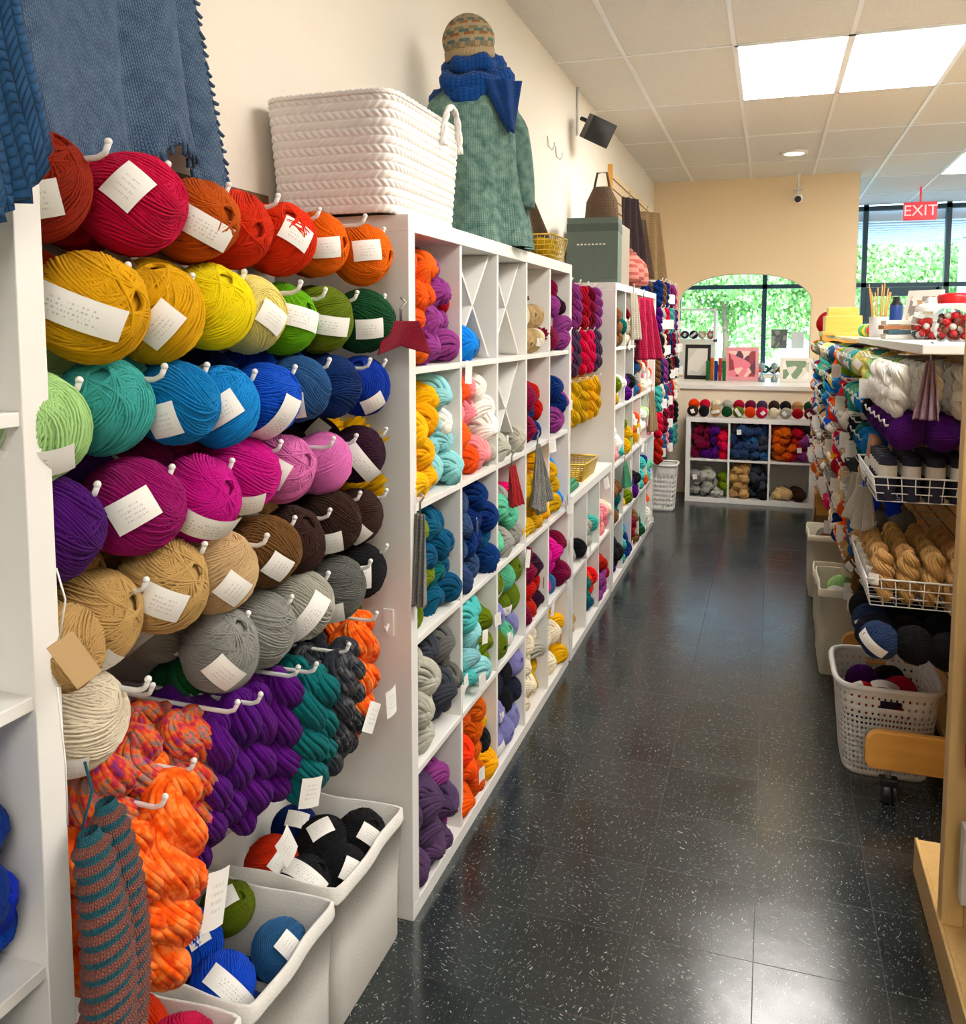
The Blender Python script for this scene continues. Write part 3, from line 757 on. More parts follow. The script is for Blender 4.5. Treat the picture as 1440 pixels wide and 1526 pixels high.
for q in range(2): mb.tube([(*rs(arc(i/180), .178, .256, 9), bh+.004*math.sin(2*pi*i/180*60+q*pi)) for i in range(180)], .005, 6, 0, closed=True)
bb = len(mb.v)
for i in range(64): mb.v.append((*rs(i/64, .16, .23), .01))
mb.face([bb+i for i in range(64)])
for q in range(2):
    mb.tube([(.190+.004*math.cos(t*8+q*pi), .065*math.cos(t)+.13, bh-.07+.115*math.sin(t)+.003*math.sin(t*8+q*pi)) for t in [pi*k/40 for k in range(41)]], .0065, 8, 0)
mb.make('woven_basket', [WV], loc=(bx, by, bz))
g = empty('basket_yarn')
for (x, y, c) in ((-1.1, 2.2, 'crimson'), (-1.0, 2.1, 'crimson'), (-1.12, 2.07, 'dkred'), (-1.03, 2.3, 'rosy'), (-1.12, 2.33, 'crimson')): put_ball(g, (x, y, 2.12), .062, C[c], label=False)

# ================================================================ mannequin
SW = knit('teal_heather_knit', S(54, 104, 100), S(150, 184, 168), 90, 100, heather=.9)
SC = knit('royal_scarf_knit', S(8, 52, 116), S(18, 84, 164), 24, 20, heather=.4)
g = empty('dressed_mannequin', (-1.02, 2.95, 1.861), (0, 0, .55))
mb = MB()
prof = [(0, .215), (.1, .205), (.3, .185), (.5, .175), (.65, .175), (.78, .172), (.86, .160), (.92, .12), (.97, .07), (1, .05)]
def fn(u, v):
    a = 2*pi*u; r = interp(prof, v); f = 1+.10*(1-v)**1.3*math.sin(7*a+2*v)+.04*(1-v)*math.sin(13*a+1)
    sy = interp([(0, .8), (.6, .72), (.85, .66), (1, 1)], v)
    return (r*f*math.cos(a), r*f*sy*math.sin(a)*.95, .58*v)
mb.grid(fn, 96, 60, 0, cu=True)
for sx in (-1, 1):
    n = 14; pts = []; rad = []
    for k in range(n+1):
        t = k/n; pts.append((sx*(.12+.05*math.sin(t*1.6)), -.01-.02*t, .48-.34*t)); rad.append(.035+.03*math.sin(min(1, t*4)*pi/2)-.018*t)
    mb.tube(pts, rad, 16, 0)
mb.make('sweater', [SW], g)
mb = MB()
def loop(R0, r0, zc, tilt, seed, ex=1.0):
    def fn(u, v):
        a = 2*pi*u; b_ = 2*pi*v; Rr = R0+.010*math.sin(3*a+seed); r = r0+.008*math.sin(5*a+b_+seed)+.003*math.sin(9*b_)
        return ((Rr+r*math.cos(b_))*math.cos(a)*1.12, (Rr+r*math.cos(b_))*math.sin(a)*ex, zc+1.1*r*math.sin(b_)+tilt*math.cos(a+seed)+.02*math.sin(a))
    mb.grid(fn, 64, 20, 0, cu=True, cv=True)
loop(.064, .028, .630, .012, 1.0); loop(.080, .033, .585, -.022, 2.2); loop(.097, .030, .540, .03, .2, .85)
def fn(u, v):
    w = .060*(1-v)+.012
    return (.075+(u-.5)*2*w+.03*v, -.105-.02*math.sin(pi*u)-.008*math.sin(u*14)*(1-v)-.01*v, .56-.17*v+.008*math.sin(u*30)*(v > .9))
mb.grid(fn, 30, 24, 0)
mb.make('scarf', [SC], g, solid=.006)
HT = [knit('hat_beige', S(176, 152, 110), S(196, 176, 140), 60, 4), knit('hat_teal', S(56, 100, 105), S(130, 150, 140), 60, 4), knit('hat_rust', S(160, 90, 44), S(180, 130, 80), 60, 4), knit('hat_grey', S(130, 126, 104), S(160, 150, 120), 60, 4)]
mb = MB()
prof = [(.082, 0), (.088, .006), (.089, .03), (.086, .034), (.090, .05), (.092, .06), (.092, .07), (.091, .08), (.088, .09), (.084, .10), (.078, .11), (.071, .12), (.062, .13), (.052, .138), (.04, .145), (.026, .151), (.012, .155), (.0005, .157)]
seq = [0, 0, 2, 3, 1, 0, 2, 1, 3, 0, 2, 1, 0, 3, 2, 0, 0]
mb.lathe(prof, 32, (0, 0, 0), mf=lambda i, j: seq[j % 17] if (i+j) % 3 else 0)
mb.ball((0, 0, -.02), .07, 12, 4, sz=1.25)
mb.make('hat_on_head_form', HT+[P('mannequin_skin', S(70, 60, 52), .6)], g, loc=(-.01, 0, .65), rot=(.1, -.12, 0))
def hangcloth(name, mat, loc, rz, w0, w1, h, tip=0.0, amp=.012, nf=3, parent=None, two=None):
    mb = MB()
    def fn(u, v):
        w = w0+(w1-w0)*v; bot = -h*v-tip*v*(1-abs(2*u-1))
        return ((u-.5)*w, -amp*(1+math.sin(u*nf*2*pi+v*2))*(.3+v), bot)
    mb.grid(fn, 30, 24, 0, mf=(lambda i, j: 1 if two and (j//5) % 2 else 0))
    mb.tube([(0, 0, -.004), (0, .0, .03), (.012, 0, .045), (0, 0, .055)], .002, 5, len([mat])+(1 if two else 0))
    return mb.make(name, [mat]+([two] if two else [])+[CHROME], parent, loc, (0, 0, rz), solid=.003)
KG = knit('grey_knit', S(130, 130, 128), S(176, 174, 166), 20, 24)
KR = knit('red_knit', S(190, 30, 40), S(210, 50, 50), 20, 24)
KC = knit('cream_knit', S(214, 204, 184), S(230, 222, 204), 22, 26)
KB = knit('brown_knit', S(120, 96, 72), S(90, 74, 60), 24, 30, heather=.5)
KT = knit('tan_knit', S(170, 140, 100), S(190, 160, 120), 24, 30)
KP = knit('hotpink_knit', S(180, 20, 66), S(210, 46, 94), 16, 26)
KCR = knit('crimson_knit', S(150, 10, 40), S(180, 16, 56), 20, 24)
KGR = knit('green_knit', S(80, 180, 130), S(100, 200, 150), 20, 24)
KD = knit('dark_knit', S(50, 44, 50), S(80, 60, 60), 20, 24)
KPU = knit('purple_knit', S(190, 150, 175), S(214, 180, 200), 20, 24)
hangcloth('letter_sweater_pennant', KC, (XL+.03, 4.05, 2.62), q90, .12, .30, .42, two=KR)
hangcloth('draped_brown_shawl', KB, (-1.06, 3.62, 2.28), q90-.4, .05, .46, .38, amp=.02)
hangcloth('draped_tan_shawl', KT, (-1.14, 3.72, 2.2), q90-.2, .05, .4, .32, amp=.02)
def wirebasket(name, x0, x1, y0, y1, z0, z1, mat, nx=8, ny=8, nz=5, r=.0022, flare=.02):
    mb = MB()
    def rect(z, e): return [(x0-e, y0-e, z), (x1+e, y0-e, z), (x1+e, y1+e, z), (x0-e, y1+e, z), (x0-e, y0-e, z)]
    for k in range(nz+1):
        t = k/nz; z = z0+(z1-z0)*t; rr = rect(z, flare*t)
        for a, b_ in zip(rr, rr[1:]): mb.tube([a, b_], r*(1.8 if k == nz else 1), 5)
    e = flare
    for i in range(nx+1):
        x = x0+(x1-x0)*i/nx; xt = x0-e+(x1-x0+2*e)*i/nx
        mb.tube([(xt, y0-e, z1), (x, y0, z0), (x, y1, z0), (xt, y1+e, z1)], r, 5)
    for i in range(ny+1):
        y = y0+(y1-y0)*i/ny; yt = y0-e+(y1-y0+2*e)*i/ny
        mb.tube([(x0-e, yt, z1), (x0, y, z0), (x1, y, z0), (x1+e, yt, z1)], r, 5)
    return mb.make(name, [mat])
wirebasket('gold_wire_basket', -1.12, -.90, 3.58, 3.82, 1.864, 1.97, GOLDW)
g = empty('wire_basket_yarn_balls')
for (x, y) in ((-1.05, 3.64), (-.96, 3.66), (-1.04, 3.75), (-.95, 3.77)): put_ball(g, (x, y, 1.925), .046, C['mustard'], False, True)

MB().box(-.06, .06, -.1, .1, 0, .03).box(-.05, .05, -.08, .08, .03, .05).make('folded_green_cloth', [KGR], loc=(-.94, 4.05, .791), bevel=.01)
wirebasket('low_shelf_wicker_basket', -1.12, -.9, 4.3, 4.6, .792, .88, GOLDW, 12, 14, 8, .0035)
mb = MB(); mb.box(XL+.002, XL+.012, 3.88, 5.0, .8, 1.95, 0)
for i in range(14): mb.box(XL+.012, XL+.013, 3.88, 5.0, .84+i*.08, .848+i*.08, 1)
mb.make('slatwall_panel.001', [SLW, GROOVE])
g = empty('midwall_yarn_skeins'); pg = MB()
for i in range(6):
    y = 3.95+i*.19
    for j, z in enumerate((1.80, 1.56, 1.30)):
        pg.tube([(XL+.01, y, z), (-.93, y, z), (-.92, y, z+.02)], .004, 6)
        for k in range(3):
            M = Matrix.Rotation(R.uniform(-.1, .1), 4, 'X')
            cc = C[[['brick', 'burg', 'mauve'], ['crimson', 'rosy', 'plum'], ['mustard', 'gold', 'mustard']][j][i % 3]]
            put_hank(g, (-.96-.07*k, y+R.uniform(-.02, .02), z), cc, M, sc=.85)
pg.make('midwall_peg_hooks', [PEGM])

g = empty('shelf_price_tags')
for (y, z) in ((2.42, 1.48), (3.1, .74), (3.80, .8), (3.5, .42), (3.45, 1.13), (4.7, .75), (5.5, 1.5), (6.2, .75), (6.5, 1.4), (5.6, .72), (3.84, .62)):
    inst(TAGME, 'tag', Matrix.Translation((-.850, y, z)) @ Matrix.Rotation(R.uniform(-.5, .1), 4, 'Z') @ Matrix.Rotation(R.uniform(-.35, .35), 4, 'X'), g, None, (1, .9, .9))
hangcloth('grey_knit_swatch', KG, (-.848, 2.03, 1.10), -.15, .03, .055, .24)
hangcloth('grey_knit_swatch.001', KG, (-.845, 3.2, 1.13), q90-.3, .03, .15, .22, tip=.06)
hangcloth('crimson_swatch', KCR, (-.84, 1.90, 1.595), .7, .09, .13, .08, tip=-.02, nf=1)
hangcloth('pink_swatch', KR, (-.845, 2.85, 1.1), q90-.2, .05, .08, .14)
hangcloth('hot_pink_cardigan', KP, (-.83, 5.95, 1.78), q90-.5, .18, .26, .42, amp=.03)
hangcloth('cream_swatch', KC, (-.84, 5.55, 1.8), q90-.3, .1, .14, .3)
hangcloth('tan_swatch', KT, (-.84, 6.5, 1.1), q90-.3, .08, .14, .3)
hangcloth('mint_swatch', KGR, (-.84, 5.3, .75), q90-.3, .05, .1, .16)

# grey tote on far shelf
GT = P('grey_green_canvas', S(98, 112, 104), .8, noise=200, bump=.3)
mb = MB(); mb.box(-.15, .15, -.11, .11, 0, .38, 0); mb.box(-.152, .152, -.112, .112, .30, .345, 1)
mb.box(.02, .13, -.118, -.112, .03, .19, 0)
for i in range(8): mb.box(-.09+.022*i, -.077+.022*i, -.1135, -.112, .22, .228, 2)
mb.make('canvas_project_bag', [GT, P('bag_strap', S(78, 92, 86), .8), PAPER], loc=(-1.02, 5.18, 1.841), rot=(0, 0, .06), bevel=.006)
mb = MB(); mb.lathe([(.001, 0), (.09, 0), (.11, .06), (.10, .16), (.06, .24), (.055, .25)], 20, sy=.6); mb.tube([(-.05, 0, .24), (-.03, 0, .34), (.03, 0, .34), (.05, 0, .24)], .008, 8)
mb.make('brown_knit_bag', [KB], loc=(-1.05, 5.55, 2.22-.001))
MB().box(-1.2, -.9, 5.4, 5.75, 1.841, 2.22).make('cardboard_storage_box', [P('box_grey', S(150, 140, 125), .8)], bevel=.004)
g = empty('knit_hats_display')
HP = knit('pink_hat', S(214, 130, 120), S(230, 160, 140), 40, 30, stripes=(5, S(190, 90, 80)))
for (x, y, z, s) in ((-.95, 6.1, 1.90, 1.0), (-.97, 6.4, 1.88, 1.1), (-.93, 5.85, 1.88, .8)):
    mb = MB(); mb.lathe([(.085, 0), (.10, .01), (.10, .05), (.098, .09), (.085, .14), (.055, .175), (.02, .19), (.0005, .192)], 24); mb.lathe([(.001, -.04), (.06, -.04), (.02, -.02), (.02, .05)], 16)
    mb.ball((0, 0, .205), .022, 6)
    o = mb.make('hat', [HP], g, (x, y, z)); o.scale = (s, s, s)
mb = MB(); mb.box(XL+.002, XL+.02, 6.92, 9.66, .3, 2.82, 0); mb.box(XL+.001, XL+.035, 6.89, 6.925, .3, 2.86, 2)
for i in range(31): mb.box(XL+.0195, XL+.022, 6.92, 9.66, .36+i*.08, .372+i*.08, 1)
mb.make('slatwall_panel.002', [WALLF, GROOVE, HONEY])
hangcloth('dark_hanging_vest', KD, (-1.12, 7.1, 2.62), q90-.5, .22, .34, .55, amp=.03)
hangcloth('tan_hanging_sweater', KT, (-1.10, 8.0, 2.62), q90-.7, .3, .4, .65, amp=.03)
hangcloth('brown_hanging_vest', KB, (-1.12, 7.5, 2.5), q90-.5, .25, .34, .5, amp=.03)
g = empty('far_slatwall_yarn'); pg = MB()
names = ['plum', 'burg', 'steel', 'teal', 'brown', 'crimson', 'black', 'pinkl', 'mauve', 'navy', 'brick', 'ltgrey', 'purple', 'cream']
for i in range(13):
    y = 6.98+i*.17
    for j in range(7):
        z = 1.95-j*.21; cc = C[R.choice(names)]
        xo = -.87+.03*R.random()
        if y > 8.3: continue
        for k in range(2): put_hank(g, (xo-.1*k, y, z), cc, sc=.78)
        pg.tube([(XL+.015, y, z), (xo+.03, y, z), (xo+.035, y, z+.02)], .004, 5)
        if R.random() < .35: inst(TAGME, 'tag', Matrix.Translation((xo+.05, y, z-.1)) @ Matrix.Rotation(-1, 4, 'Z'), g)
pg.make('far_slatwall_peg_hooks', [PEGM])

# ================================================================ perforated baskets
def perf_basket(name, cx, cy, a, b_, h, loc_z=0, nu=120, nv=26, rot=0, k0=.82, mat=PLAST):
    mb = MB()
    def fn(u, v):
        k = k0+(1-k0)*v; x, y = rs(u, a*k, b_*k, 5); return (x, y, v*h)
    def skip(i, j):
        if j >= nv-3: return False
        if j > nv*.70:
            if nv*.78 < j < nv-4 and (abs(i/nu-.75) < .035 or abs(i/nu-.25) < .035): return True
            return (i % 3 == 0 and j % 3 == 0)
        return (i % 2 == 0 and j % 2 == 0 and j > 1)
    mb.grid(fn, nu, nv, 0, cu=True, skip=skip)
    bb = len(mb.v)
    for i in range(nu): mb.v.append((*rs(i/nu, a*k0, b_*k0, 5), .001))
    mb.face([bb+i for i in range(nu)])
    mb.tube([(*rs(i/64, a*1.02, b_*1.02, 5), h) for i in range(64)], .009, 8, 0, closed=True)
    return mb.make(name, [mat], loc=(cx, cy, loc_z), rot=(0, 0, rot), solid=.003)
perf_basket('perforated_storage_basket', .425, 3.37, .17, .20, .33, nu=168, nv=34)
g = empty('storage_basket_yarn')
for (x, y, z, c) in ((.35, 3.28, .25, 'red'), (.42, 3.30, .26, 'plum'), (.48, 3.38, .25, 'crimson'), (.36, 3.42, .26, 'purple'), (.45, 3.48, .25, 'black'), (.36, 3.36, .17, 'navy'), (.46, 3.3, .17, 'brick')):
    put_ball(g, (x, y, z), .06, C[c], label=(c in ('plum', 'red')), ldir=(R.uniform(-.4, .3), -.5, 1))
perf_basket('perforated_storage_basket.001', -.86, 7.55, .12, .14, .40, nu=60, nv=20)
def rbin(name, x0, x1, y0, y1, h): return bin_(name, x0, x1, y0, y1, h, BINB)
rbin('beige_storage_bin', .24, .60, 4.10, 4.50, .40)
rbin('beige_storage_bin.001', .25, .6, 4.62, 4.98, .30)
rbin('beige_storage_bin.002', .24, .6, 5.30, 5.66, .37)
g = empty('beige_bin_yarn')
for (x, y, z, c) in ((.32, 4.2, .33, 'white'), (.42, 4.3, .34, 'lime'), (.5, 4.22, .33, 'cream'), (.35, 4.4, .33, 'mint'), (.5, 4.4, .33, 'cream'), (.35, 5.4, .31, 'brown'), (.45, 5.5, .32, 'cream'), (.35, 5.55, .31, 'grey'), (.4, 4.8, .24, 'tan')):
    put_ball(g, (x, y, z), .06, C[c], lo=True, label=False)

# ================================================================ right gondola
GX = .66
mb = MB()
mb.box(GX, GX+.03, 2.72, 7.6, .16, 1.5, 0)
for i in range(17): mb.box(GX-.001, GX, 2.72, 7.6, .2+i*.0762, .209+i*.0762, 1)
mb.box(GX-.02, GX+.05, 2.69, 2.74, .1, 1.5, 2); mb.box(GX-.02, GX+.05, 5.1, 5.16, .1, 1.5, 2); mb.box(GX-.02, GX+.05, 7.58, 7.63, .1, 1.5, 2)
mb.box(GX-.05, GX+.7, 2.7, 7.6, .13, .16, 2)
mb.make('slatwall_gondola', [MAPLEY, GROOVE, MAPLE], bevel=.002)
def foot(name, y, x0=.335):
    mb = MB(); n = 14; th = .032; z0, z1 = .115, .245; x1 = GX+.0
    out = [(x1, z0), (x1, z1)]
    rc = .05
    out += [(x0+rc-rc*math.sin(t), z1-rc+rc*math.cos(t)) for t in [pi/2*k/n for k in range(n+1)]]
    out += [(x0+rc*.6-rc*.6*math.cos(t), z0+rc*.6-rc*.6*math.sin(t)) for t in [pi/2*k/n for k in range(n+1)]]
    b = len(mb.v); K = len(out)
    for yy in (y-th/2, y+th/2): mb.v += [(p[0], yy, p[1]) for p in out]
    mb.face(list(range(b, b+K)), 0); mb.face(list(range(b+2*K-1, b+K-1, -1)), 0)
    for i in range(K): mb.face([b+i, b+K+i, b+K+(i+1) % K, b+(i+1) % K], 0)
    cxx = x0+.07
    mb.tube([(cxx-.012, y+.0, .033), (cxx+.012, y, .033)], .033, 20, 1); mb.tube([(cxx+.018, y, .033), (cxx+.03, y, .033)], .033, 20, 1)
    mb.box(cxx-.022, cxx+.035, y-.02, y+.02, .06, .085, 1); mb.tube([(cxx+.006, y, .08), (cxx+.006, y, .118)], .01, 8, 2)
    mb.make(name, [HONEY, BLACK, CHROME], bevel=.004)
foot('gondola_caster_foot', 3.04); foot('gondola_caster_foot.001', 4.02); foot('gondola_caster_foot.002', 5.15)
mb = MB(); mb.box(.42, 1.25, 2.80, 4.75, 1.50, 1.53, 0); mb.box(.72, .76, 2.9, 2.94, .2, 1.5, 1); mb.box(.72, .76, 4.6, 4.64, .2, 1.5, 1)
mb.make('display_top_board', [WHITE, MAPLE], bevel=.003)
mb = MB()
mb.box(.445, 1.1, 1.2, 2.66, 0, .10, 0); mb.box(.435, .445, 1.2, 2.66, 0, .105, 0)
mb.box(.44, .49, 2.28, 2.33, .10, 1.75, 0); mb.box(.49, 1.05, 2.29, 2.32, .1, 1.75, 0)
for z in (.52, .92, 1.32): mb.box(.55, 1.05, 1.3, 2.29, z, z+.02, 0)
mb.box(1.03, 1.05, 1.3, 2.29, .1, 1.75, 0); mb.box(.6, 1.05, 1.28, 1.3, .1, 1.75, 0)
mb.make('maple_bookcase', [MAPLE], bevel=.003)
g = empty('bookcase_books')
for i, (c, z) in enumerate(((S(230, 228, 220), .1), (S(190, 40, 60), .54), (S(230, 220, 90), .94))):
    mb = MB(); mb.box(.465, .68, 2.2, 2.235, z+.11*(i == 0), z+.30, 0); mb.box(.485, .66, 2.198, 2.2, z+.15, z+.27, 1)
    mb.make('book', [P('book_cover%d' % i, c, .5), print_material('book_print%d' % i, [S(40, 90, 50), S(230, 230, 220), S(200, 180, 150)], 30)], g, bevel=.001)

# gondola yarn
g = empty('gondola_yarn_skeins'); pg = MB()
def gh(y, z, col, n=3, sc=.8, xf=.40, lab=.4):
    pg.tube([(GX, y, z), (xf-.03, y, z), (xf-.04, y, z+.02)], .004, 6)
    for k in range(n): put_hank(g, (xf+.075*k+R.uniform(-.01, .01), y+R.uniform(-.015, .015), z), col, Matrix.Rotation(R.uniform(-.08, .08), 4, 'X'), sc=sc)
    if R.random() < lab: inst(TAGME, 'tag', Matrix.Translation((xf-.045, y-.02, z-.08)) @ Matrix.Rotation(-1.9+R.uniform(-.4, .4), 4, 'Z'), g)
def gb(y, z, col, n=3, r=.055, xf=.40, lab=True, lo=True):
    pg.tube([(GX, y, z+.02), (xf-.06, y, z+.02), (xf-.065, y, z+.04)], .004, 6)
    for k in range(n): put_ball(g, (xf+r*1.8*k, y, z), r, col, lab and k == 0, lo, ldir=(-.7, -.8, R.uniform(-.3, .2)))
for i in range(5):
    y = 2.98+i*.14
    for k in range(3):
        put_hank(g, (.39+.09*k, y, 1.46), C['white'], Matrix.Rotation(.05, 4, 'Y'), sc=.6)
        inst(LABME, 'label', Matrix.Translation((.39+.09*k, y, 1.37)) @ dirM((-.6, -.9, 0)), g, None, (.042, .042, .05))
    gb(y, 1.25, C['purple'], 3, .058, .41, lab=False)
for i in range(4):
    for k in range(3): put_ball(g, (.36+.1*k, 2.98+i*.13, .555+R.uniform(-.02, .02)), .062, C[R.choice(['black', 'charb', 'black', 'slate'])], k == 0 and i % 2 == 0, True, ldir=(-.5, -.8, 0))
rowc = [['mint', 'pale', 'aqua', 'ltgrey', 'lime', 'redor', 'steel'], ['black', 'peri', 'seafoam', 'teal', 'brick', 'peri', 'pale'], ['blue', 'dkteal', 'black', 'white', 'peri', 'orange', 'red'],
        ['royal', 'beige', 'char', 'tan', 'steel', 'crimson', 'ltgrey'], ['grey', 'brown', 'ltgrey', 'beige', 'brick', 'gold', 'cream'], ['grey', 'tan', 'steel', 'redor', 'cream', 'burg', 'grey'], ['black', 'brown', 'tan', 'orange', 'navy', 'cream', 'rosy']]
for i in range(25):
    y = 3.66+i*.158
    for j in range(7):
        z = 1.42-j*.15
        if y < 5.2 and z < .52: continue
        cn = rowc[j][(i//2+(i*j) % 2) % 7]; xf = .40-.035*i/25
        if (j+i//3) % 3 == 0: gh(y, z+.04, C[cn], 2, .62, xf)
        else: gb(y, z, C[cn], 2, .056, xf, R.random() < .6)
pg.make('gondola_peg_hooks', [PEGM])
wirebasket('wire_display_basket', .34, .64, 3.02, 3.5, 1.02, 1.10, WIRE, 8, 12, 3, .0018, .015)
wirebasket('wire_display_basket.001', .33, .64, 3.0, 3.5, .68, .77, WIRE, 8, 12, 3, .0018, .015)
g = empty('spool_yarn_rolls')
mb = MB()
mb.lathe([(.001, 0), (.022, 0), (.023, .003), (.023, .055)], 18, m=1)
mb.lathe([(.0232, .055), (.0234, .056), (.0232, .085)], 18, m=0)
mb.lathe([(.0225, .085), (.0225, .105), (.010, .107), (.009, .100), (.001, .1)], 18, m=1)
spme = mb.mesh('spool', [P('spool_paper', S(232, 232, 228), .6), P('spool_thread', S(28, 32, 54), .8)])
mb = MB(); mb.lathe([(.001, 0), (.022, 0), (.022, .055), (.018, .06)], 16, m=0); mb.lathe([(.018, .06), (.012, .12), (.001, .121)], 16, m=1)
spme2 = mb.mesh('cone', [P('label_white', S(235, 235, 230), .6), P('cone_brown', S(176, 130, 100), .7)])
for i in range(8):
    for j in range(4):
        inst(spme2 if (i > 4 and j < 3) else spme, 'spool', Matrix.Translation((.37+.07*j, 3.04+.062*i, 1.022)), g, None, (1.25, 1.25, 1.35))
g = empty('twine_yarn_balls')
for i in range(6):
    for j in range(4):
        put_hank(g, (.36+.08*j, 3.02+.085*i, .86), C['tan'], Matrix.Rotation(.1*(j-1), 4, 'Y'), sc=.62)
        if j == 0: inst(LABME, 'label', Matrix.Translation((.36, 3.02+.085*i, .77)) @ dirM((-.7, -.9, 0)), g, None, (.042, .042, .06))
hangcloth('cream_knit_cloth', KC, (.33, 3.28, 1.02), -.9, .06, .16, .12, tip=.05)
hangcloth('purple_knit_cloth', KPU, (.46, 2.9, 1.48), -.4, .02, .075, .18)
hangcloth('cream_knit_cloth.001', KC, (.36, 3.7, 1.0), -.9, .1, .12, .14)

# items on display top board
g = empty('candy_jar', (.60, 3.85, 1.531))
mb = MB(); mb.lathe([(.001, .0), (.05, 0), (.066, .02), (.07, .06), (.062, .09), (.05, .1), (.05, .115)], 24, m=0); mb.lathe([(.054, .112), (.056, .125), (.04, .14), (.012, .146), (.014, .165), (.001, .17)], 20, m=1)
mb.make('jar', [GLASSJ, P('jar_lid', S(225, 225, 220), .3)], g)
mb = MB()
for k in range(90):
    a = R.uniform(0, 6.28); r = R.uniform(0, .05); mb.ball((r*math.cos(a), r*math.sin(a), .015+R.uniform(0, .06)), .012, 5, 0 if k % 4 else 1)
mb.make('candies', [REDP, PAPER], g)
g = empty('candy_jar.001', (.60, 3.35, 1.531))
mb = MB(); mb.lathe([(.001, .0), (.05, 0), (.066, .03), (.07, .09), (.062, .12), (.05, .135)], 24, m=0); mb.lathe([(.056, .13), (.058, .155), (.05, .165), (.001, .166)], 24, m=1)
mb.make('jar', [GLASSJ, REDP], g)
mb = MB()
for k in range(90):
    a = R.uniform(0, 6.28); r = R.uniform(0, .05); mb.ball((r*math.cos(a), r*math.sin(a), .02+R.uniform(0, .07)), .012, 5, k % 3)
mb.make('buttons', [P('button_brown', S(120, 60, 40), .4), P('button_white', S(225, 215, 200), .4), REDP], g)
mb = MB(); mb.box(-.005, .005, -.08, .08, 0, .22, 0); mb.box(-.0065, -.005, -.06, .06, .03, .19, 1)
mb.make('slanted_picture_book', [PAPER, print_material('book_photo', [S(220, 210, 190), S(200, 160, 120), S(150, 140, 135), S(235, 235, 230)], 40)], loc=(.60, 4.2, 1.535), rot=(0, .35, .9))
mb = MB(); mb.lathe([(.001, 0), (.028, 0), (.028, .15), (.02, .165), (.016, .17), (.016, .19), (.001, .19)], 18, mf=lambda i, j: 0 if j < 2 else 1)
mb.make('spray_bottle', [P('can_blue', S(30, 70, 150), .4), BLACK], loc=(.545, 4.4, 1.531))
mb = MB()
for i, (c, x) in enumerate(((0, 0), (1, .01), (2, -.01), (0, .0))): mb.box(-.07+x, .07+x, -.09, .09, .02*i, .02*i+.018, c)
mb.make('stack_of_books', [PAPER, P('bk1', S(60, 100, 110), .5), P('bk2', S(180, 120, 70), .5)], loc=(.52, 4.02, 1.531), bevel=.002)
mb = MB(); mb.lathe([(.001, 0), (.04, 0), (.045, .1)], 16)
for k in range(10):
    a = k*.63; mb.tube([(.02*math.cos(a), .02*math.sin(a), .02), (.05*math.cos(a), .05*math.sin(a), .22+.02*(k % 3))], .003, 5, 1)
mb.make('knitting_needle_cup', [PLAST, HONEY], loc=(.50, 4.66, 1.531))
wirebasket('wire_tray', .62, .85, 3.5, 3.7, 1.532, 1.6, WIRE, 8, 5, 3, .002)
mb = MB(); mb.box(.34, .62, 6.5, 6.9, 1.52, 1.55, 0); mb.box(.36, .6, 6.55, 6.85, 1.55, 1.66, 0); mb.box(.38, .58, 6.6, 6.8, 1.66, 1.72, 0)
mb.make('wooden_tabletop_display', [HONEY], bevel=.004)
mb = MB()
mb.box(.40, .66, 7.68, 7.71, 0, 1.66, 0); mb.box(.40, .66, 8.0, 8.03, 0, 1.66, 0)
for z in (.1, .45, .8, 1.15, 1.5): mb.box(.395, .66, 7.71, 8.0, z, z+.02, 0); mb.box(.39, .40, 7.7, 8.0, z, z+.08, 0)
mb.make('wooden_magazine_rack', [HONEY], bevel=.003)
g = empty('rack_magazines')
for k, z in enumerate((.12, .47, .82, 1.17, 1.52)):
    for j in range(3):
        mb = MB(); mb.box(-.004, .004, -.055, .055, 0, .26 if z < 1.5 else .16)
        mb.make('magazine', [print_material('mag%d%d' % (k, j), [R.choice([S(200, 60, 60), S(60, 120, 180), S(230, 200, 120)]), S(230, 228, 220), S(120, 80, 60), S(240, 240, 240)], 14)], g, (.42+.05*j, 7.85, z+.002), (0, -.1, 0))
g = empty('rack_yarn_balls')
put_ball(g, (.42, 7.2, 1.61), .09, C['brick'], False); put_ball(g, (.46, 7.05, 1.58), .06, C['peri'], False)
mb = MB(); mb.box(.42, 1.0, 4.9, 7.5, 1.5, 1.52); mb.make('gondola_top_board', [MAPLE], bevel=.003)
g = empty('gondola_top_yarn_balls')
tp = ['pale', 'lime', 'aqua', 'cream', 'pinkl', 'peri', 'redor', 'seafoam']
for i in range(8): put_ball(g, (.56, 5.05+i*.13, 1.56), .04, C[tp[(i+3) % 8]], False, True)

# ================================================================ counter decor
mb = MB(); mb.box(-.13, .13, -.01, .01, 0, .36, 0); mb.box(-.10, .10, -.012, -.01, .04, .32, 1)
mb.make('framed_display_board', [BLACK, print_material('board', [S(230, 230, 225), S(210, 214, 215)], 5)], loc=(-.72, 9.2, 1.041), rot=(-.1, 0, -.1))
mb = MB()
for i in range(5): mb.tube([(-.08+.04*i, 0, 0), (-.08+.04*i, .0, .2+.03*(i % 2))], .018, 10, i % 4)
mb.make('green_orange_yarn_bundle', [knit('y1', S(40, 130, 60), S(60, 150, 80)), knit('y2', S(240, 120, 40), S(240, 140, 60)), knit('y3', S(40, 60, 150), S(50, 80, 170)), knit('y4', S(220, 60, 60), S(230, 80, 80))], loc=(-.52, 9.0, 1.041))
mb = MB(); mb.box(-.16, .16, -.006, .006, 0, .34, 0); mb.box(-.13, .13, -.008, -.006, .04, .3, 1)
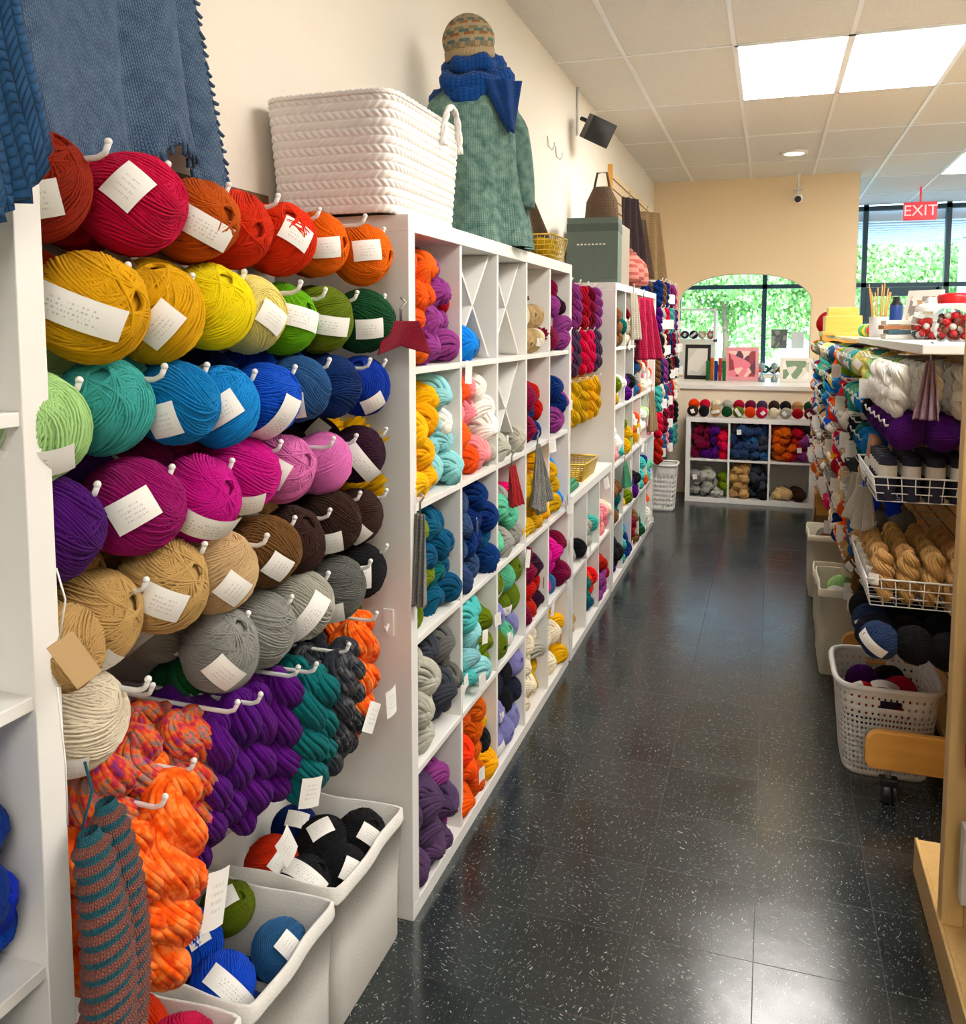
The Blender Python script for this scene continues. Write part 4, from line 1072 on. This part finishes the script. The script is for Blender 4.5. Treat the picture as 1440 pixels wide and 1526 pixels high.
mb.make('open_pattern_book', [P('bookpink', S(230, 150, 160), .5), print_material('bookart', [S(150, 30, 40), S(230, 120, 140), S(240, 200, 190), S(90, 30, 60)], 14)], loc=(-.27, 9.1, 1.041), rot=(-.15, 0, .1))
mb = MB()
for x in (-.06, .06): mb.lathe([(.001, 0), (.03, 0), (.035, .03), (.01, .06), (.008, .12), (.03, .14), (.03, .18), (.001, .19)], 14, (x, 0, 0))
mb.make('glass_candle_holders', [P('grey_glass', S(130, 150, 160), .2)], loc=(-.02, 9.0, 1.041))
mb = MB(); mb.box(-.15, .15, -.008, .008, 0, .24, 0); mb.box(-.12, .12, -.01, -.008, .03, .21, 1)
mb.make('small_framed_print', [PAPER, print_material('smallart', [S(240, 240, 235), S(120, 150, 120), S(225, 225, 215), S(200, 200, 190)], 12)], loc=(.24, 9.0, 1.041), rot=(-.12, 0, -.05))
mb = MB()
for (x, w, h, c) in ((.05, .2, .25, 0), (.28, .16, .22, 1)): mb.box(x-w/2, x+w/2, -.01, .01, 0, h, c)
mb.make('window_posters', [print_material('post1', [S(110, 110, 100), S(160, 160, 140), S(90, 90, 90)], 20), PAPER], loc=(.05, 12.1, 1.3))
mb = MB(); mb.box(-.9, .6, 11.3, 11.7, 0, 1.0); mb.make('window_display_table', [WHITE], bevel=.004)
g = empty('window_table_yarn')
for i in range(14): put_ball(g, (-.86+i*.1, 11.36, 1.055), .055, C[R.choice(list(C))], True, True, ldir=(0, -1, 0))
mb = MB(); mb.box(-1.25, -.62, 10.5, 10.9, 0, 1.44); mb.box(-1.25, -.62, 10.55, 10.9, 1.78, 1.8); mb.box(-.65, -.62, 10.5, 10.9, 1.4, 1.8); mb.make('white_display_cabinet', [WHITE], bevel=.004)
g = empty('cabinet_yarn')
for i in range(6): put_ball(g, (-1.18+.1*i, 10.6, 1.49), .05, C[R.choice(names)], True, True, ldir=(0, -1, 0))
mb = MB()
for i in range(4): mb.box(1.0, 1.5, 8.0, 8.4, .3*i, .3*i+.02)
mb.box(1.0, 1.02, 8.0, 8.4, 0, 1.35); mb.box(1.48, 1.5, 8.0, 8.4, 0, 1.35); mb.box(1.0, 1.5, 8.0, 8.4, 1.33, 1.35)
mb.make('wooden_side_shelf', [MAPLE], bevel=.003)
g = empty('side_shelf_decor')
for i in range(10): put_ball(g, (1.05+.1*(i % 5), 8.08+.15*(i//5), 1.41), .055, C[R.choice(list(C))], True, True, ldir=(0, -1, 0))

# ================================================================ lights / world
w = D.worlds.new('World'); bpy.context.scene.world = w; w.use_nodes = True
bg = w.node_tree.nodes['Background']; bg.inputs[0].default_value = (.54, .78, 1.0, 1); bg.inputs[1].default_value = 7.0
sun = D.lights.new('sun', 'SUN'); sun.energy = 8; sun.angle = .02; sun.color = (1, .96, .88)
o = D.objects.new('sun_light', sun); COL.objects.link(o); o.rotation_euler = (math.radians(50), 0, math.radians(20)); o.location = (0, -20, 15)
pl_ = D.lights.new('window_portal', 'AREA'); pl_.shape = 'RECTANGLE'; pl_.size = 4.5; pl_.size_y = 3.1
o = D.objects.new('window_portal', pl_); COL.objects.link(o); o.location = (1.02, YF+.08, 1.575); o.rotation_euler = (-pi/2, 0, 0)
try: pl_.cycles.is_portal = True
except Exception:
    D.objects.remove(o)
# ================================================================ camera
cam = D.cameras.new('camera'); cam.sensor_fit = 'HORIZONTAL'; cam.sensor_width = 36; cam.lens = 36*1285/1440
cam.shift_y = -(763-600)/1440; cam.clip_start = .05; cam.clip_end = 200
o = D.objects.new('camera', cam); COL.objects.link(o); o.location = (0, 0, 1.58)
o.rotation_euler = (math.radians(85), 0, math.atan(1/3.))
bpy.context.scene.camera = o
vs = bpy.context.scene.view_settings
vs.view_transform = 'Standard'; vs.look = 'None'; vs.exposure = 0.0
